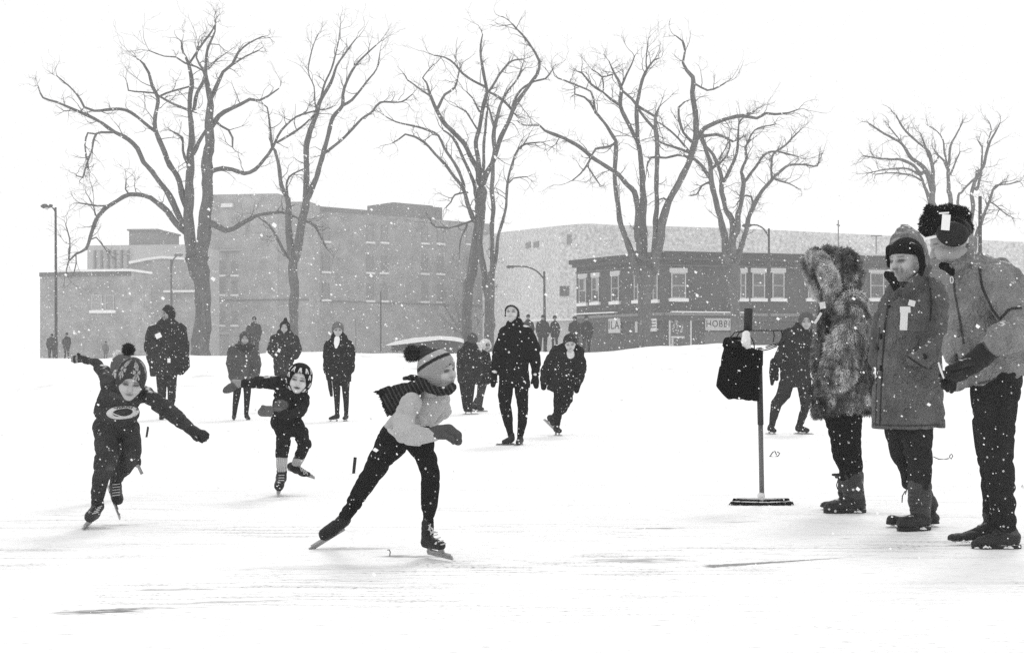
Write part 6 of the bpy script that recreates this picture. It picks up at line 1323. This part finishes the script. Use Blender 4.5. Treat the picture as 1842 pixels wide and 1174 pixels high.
# ------------------------------------------------------------------ broom, black bag on its wire frame, markers on the ice
BR = (1260, 540, 3.0875); BF = Fig(10, BR, (340, 1125), 'upright push broom standing on its snow-caked head, black bag hung on it', name='push_broom', cat='broom', h=.008)
mb = MB(); mb.tube([BF.w(341, 1082, 0), BF.w(334, 690, 0)], [.017, .017], 10, .16).build('handle', M['wood'], BF.root, smooth=True)
MB().tube([BF.w(334, 690, 0), BF.w(325, 275, 0)], [.021, .021], 10, .05).build('sleeve', M['wood'], BF.root, smooth=True)
r = np.random.default_rng(3)
for row, (y_, d_, x0, x1) in enumerate(((1108, .07, 184, 494), (1126, -.05, 170, 514))):
    mb = MB()
    for i in range(260):
        t = r.random(); x_ = x0 + (x1 - x0) * t; yy = y_ + (8 if row == 0 else 6) * math.sin(math.pi * t) + r.normal(0, 1.2); p = BF.w(x_, yy, d_ + r.normal(0, .012)); mb.tube([p + (0, 0, .009), p + (r.normal(0, .006), r.normal(0, .005), -.009)], [.005, .0035], 4, r.uniform(.008, .03), cap=False)
    mb.build('bristles', M['fur'], BF.root)
V, Q = sdf_mesh([BF.C([(200, 1098, .08, 5), (260, 1101, .07, 7), (340, 1102, .07, 8), (420, 1102, .07, 7), (486, 1098, .08, 5)], 6), BF.C([(185, 1117, -.03, 4), (260, 1121, -.03, 6), (340, 1122, -.03, 6), (430, 1121, -.03, 6), (500, 1117, -.03, 4)], 6), BF.C([(338, 1085, .0, 22)], 6)], .007, fold_disp(.006, (20, 20, 20)))
link_mesh('snow_cap', V, Q, M['snowtop'], BF.root, smooth=True, uniform=4)
bg_r = Fig(9.9, BR, (215, 555), 'black cloth bag with papers in its mouth, hung on a wire frame against the broom', name='cloth_bag', cat='bag', h=.008)
bo = bg_r.g('bag', [bg_r.C([(225, 290, .0, 190), (215, 460, .0, 190)], 10, .2), bg_r.cut(148, 205, 93, 476), bg_r.cut(93, 474, 156, 548), bg_r.cut(120, 546, 320, 557), bg_r.cut(319, 560, 319, 270), bg_r.cut(320, 285, 150, 262),
    bg_r.C([(150, 222, .04, 16), (190, 212, .06, 16), (235, 215, .06, 14)], 8), bg_r.C([(148, 228, .0, 14), (190, 258, -.06, 12), (250, 275, -.07, 10), (312, 283, -.03, 10)], 8), bg_r.C([(150, 240, .0, 26), (215, 262, .0, 34), (290, 290, .0, 24)], 8, .5)], .008, 'bag', h=.007, disp=fold_disp(.022, (9, 9, 3.5)), body=False)
bg_r.g('side_panel', [bg_r.C([(335, 288, .08, 15), (336, 350, .08, 14), (330, 410, .08, 8)], 8, .4)], .02, 'bag', parent=bo, body=False)
bg_r.g('papers', [bg_r.C([(254, 190, -.02, 22), (252, 230, -.05, 27), (258, 262, -.05, 24)], 8, .5)], lambda V: .42 + .9 * vnoise(V.astype(np.float32), (30, 30, 30)) * .4, 'paper', disp=fold_disp(.006, (22, 22, 22)), parent=bo, body=False)
fr_ = MB(); W = bg_r.w
for pts in ([(168, 205, .0), (188, 180, .02), (235, 168, .04), (330, 167, .05), (465, 168, .06)], [(200, 205, -.02), (215, 180, -.01), (245, 170, .0), (290, 168, .02)], [(405, 168, .06), (410, 195, .06), (404, 232, .05)], [(448, 168, .06), (454, 195, .06), (450, 218, .05)],
            [(310, 268, .0), (370, 256, .02), (420, 240, .04), (470, 226, .06)], [(320, 273, .0), (372, 264, .02), (430, 246, .04), (478, 230, .06)], [(345, 279, .0), (380, 272, .02), (470, 238, .05)], [(282, 205, -.02), (296, 235, -.02), (300, 268, .0)], [(160, 210, .0), (215, 265, -.05), (300, 270, -.02)]):
    fr_.tube([W(*p) for p in pts], .0042, 6, .02)
fr_.build('wire_frame', M['paint'], bg_r.root, smooth=True)
sh_ = MB().tube([W(263, 170, .05), W(265, 110, .05), W(267, 46, .05)], [.029, .030, .030], 12, .035).build('wooden_handle', M['wood'], loc=W(263, 170, .05), smooth=True); tagp(sh_, 'short dark wooden handle sticking up behind the black bag', 'handle')
def peg(label, px, top, bot, lean, wpx=3.2):
    Y = FPX / (bot - HY); b0 = P(px, bot, Y); b0[2] = 0; t0 = P(px + lean, top, Y); w_ = wpx * Y / FPX
    o = MB().tube([b0, b0 * .5 + t0 * .5, t0], [w_ * .95, w_, w_], 10, .02).build('lane_marker', M['paint'], loc=b0, smooth=True); tagp(o, label, 'marker', 'lane markers standing on the ice')
peg('black lane marker stick between the laughing child and the leading skater', 636, 822, 851, 3, 3.0); peg('black lane marker stick beside the outstretched arm of the left skater', 263.5, 767, 786, 3, 2.0)
def wire(label, px, py, pts, rad=.005, cat='wire', name='bent_wire', tone=.03):
    Y = FPX / (py - HY); b0 = P(px, py, Y); b0[2] = 0
    mb = MB()
    for q in pts: mb.tube([P(a, b_, Y) for a, b_ in q], rad, 5, tone)
    o = mb.build(name, M['paint'], loc=b0); tagp(o, label, cat)
wire('small bent wire on the ice between the broom and the fur coat', 1394, 821, [[(1386, 819), (1390, 813), (1394, 811), (1397, 818)], [(1384, 820), (1392, 822), (1400, 820)], [(1398, 812), (1403, 815), (1400, 819)]], .006)
wire('twig with a small ring on the ice between the parka and the light jacket', 1700, 826, [[(1679, 821), (1688, 825), (1698, 826), (1707, 824)], [(1709, 818), (1712, 816), (1714, 820), (1711, 825), (1708, 822), (1709, 818)]], .005, 'twig', 'twig')
wire('tiny hooked twig standing on the ice left of the leading skater foot', 701, 1000, [[(701, 999), (702, 992), (700, 988), (697, 989)]], .0028, 'twig', 'twig')
# ------------------------------------------------------------------ falling snow
r = np.random.default_rng(5); n_ = 75000
y = 1.9 + (26 - 1.9) * r.random(n_) ** .5; x = (r.random(n_) - .5) * (y * .80 + 1.5); zz = 1 + (r.random(n_) - .40) * (y * .58 + 1.0)
k = zz > ground_z(x, y) + .02; x, y, zz = x[k], y[k], zz[k]; n_ = len(x)
sz = np.exp(r.normal(math.log(.0030), .45, n_)) * np.where(y < 5, .75, 1)
oc = np.array([(1, 0, 0), (-1, 0, 0), (0, 1, 0), (0, -1, 0), (0, 0, 1.), (0, 0, -1)]); fc = np.array([(0, 2, 4), (2, 1, 4), (1, 3, 4), (3, 0, 4), (2, 0, 5), (1, 2, 5), (3, 1, 5), (0, 3, 5)])
jit = r.uniform(.7, 1.3, (n_, 6, 1)); V_ = np.stack([x, y, zz], 1)[:, None, :] + oc[None] * sz[:, None, None] * jit
V_[..., 0] += (V_[..., 2] - zz[:, None]) * -.3
F_ = (np.arange(n_)[:, None, None] * 6 + fc[None]).reshape(-1, 3)
o = link_mesh('falling_snow', V_.reshape(-1, 3), F_, surf('snowflake', flat=1.0, bump=0, var=.0, rough=1, spec=0), smooth=True, uniform=3)
tagp(o, 'white snowflakes drifting down over the whole rink', 'snow', kind='stuff')
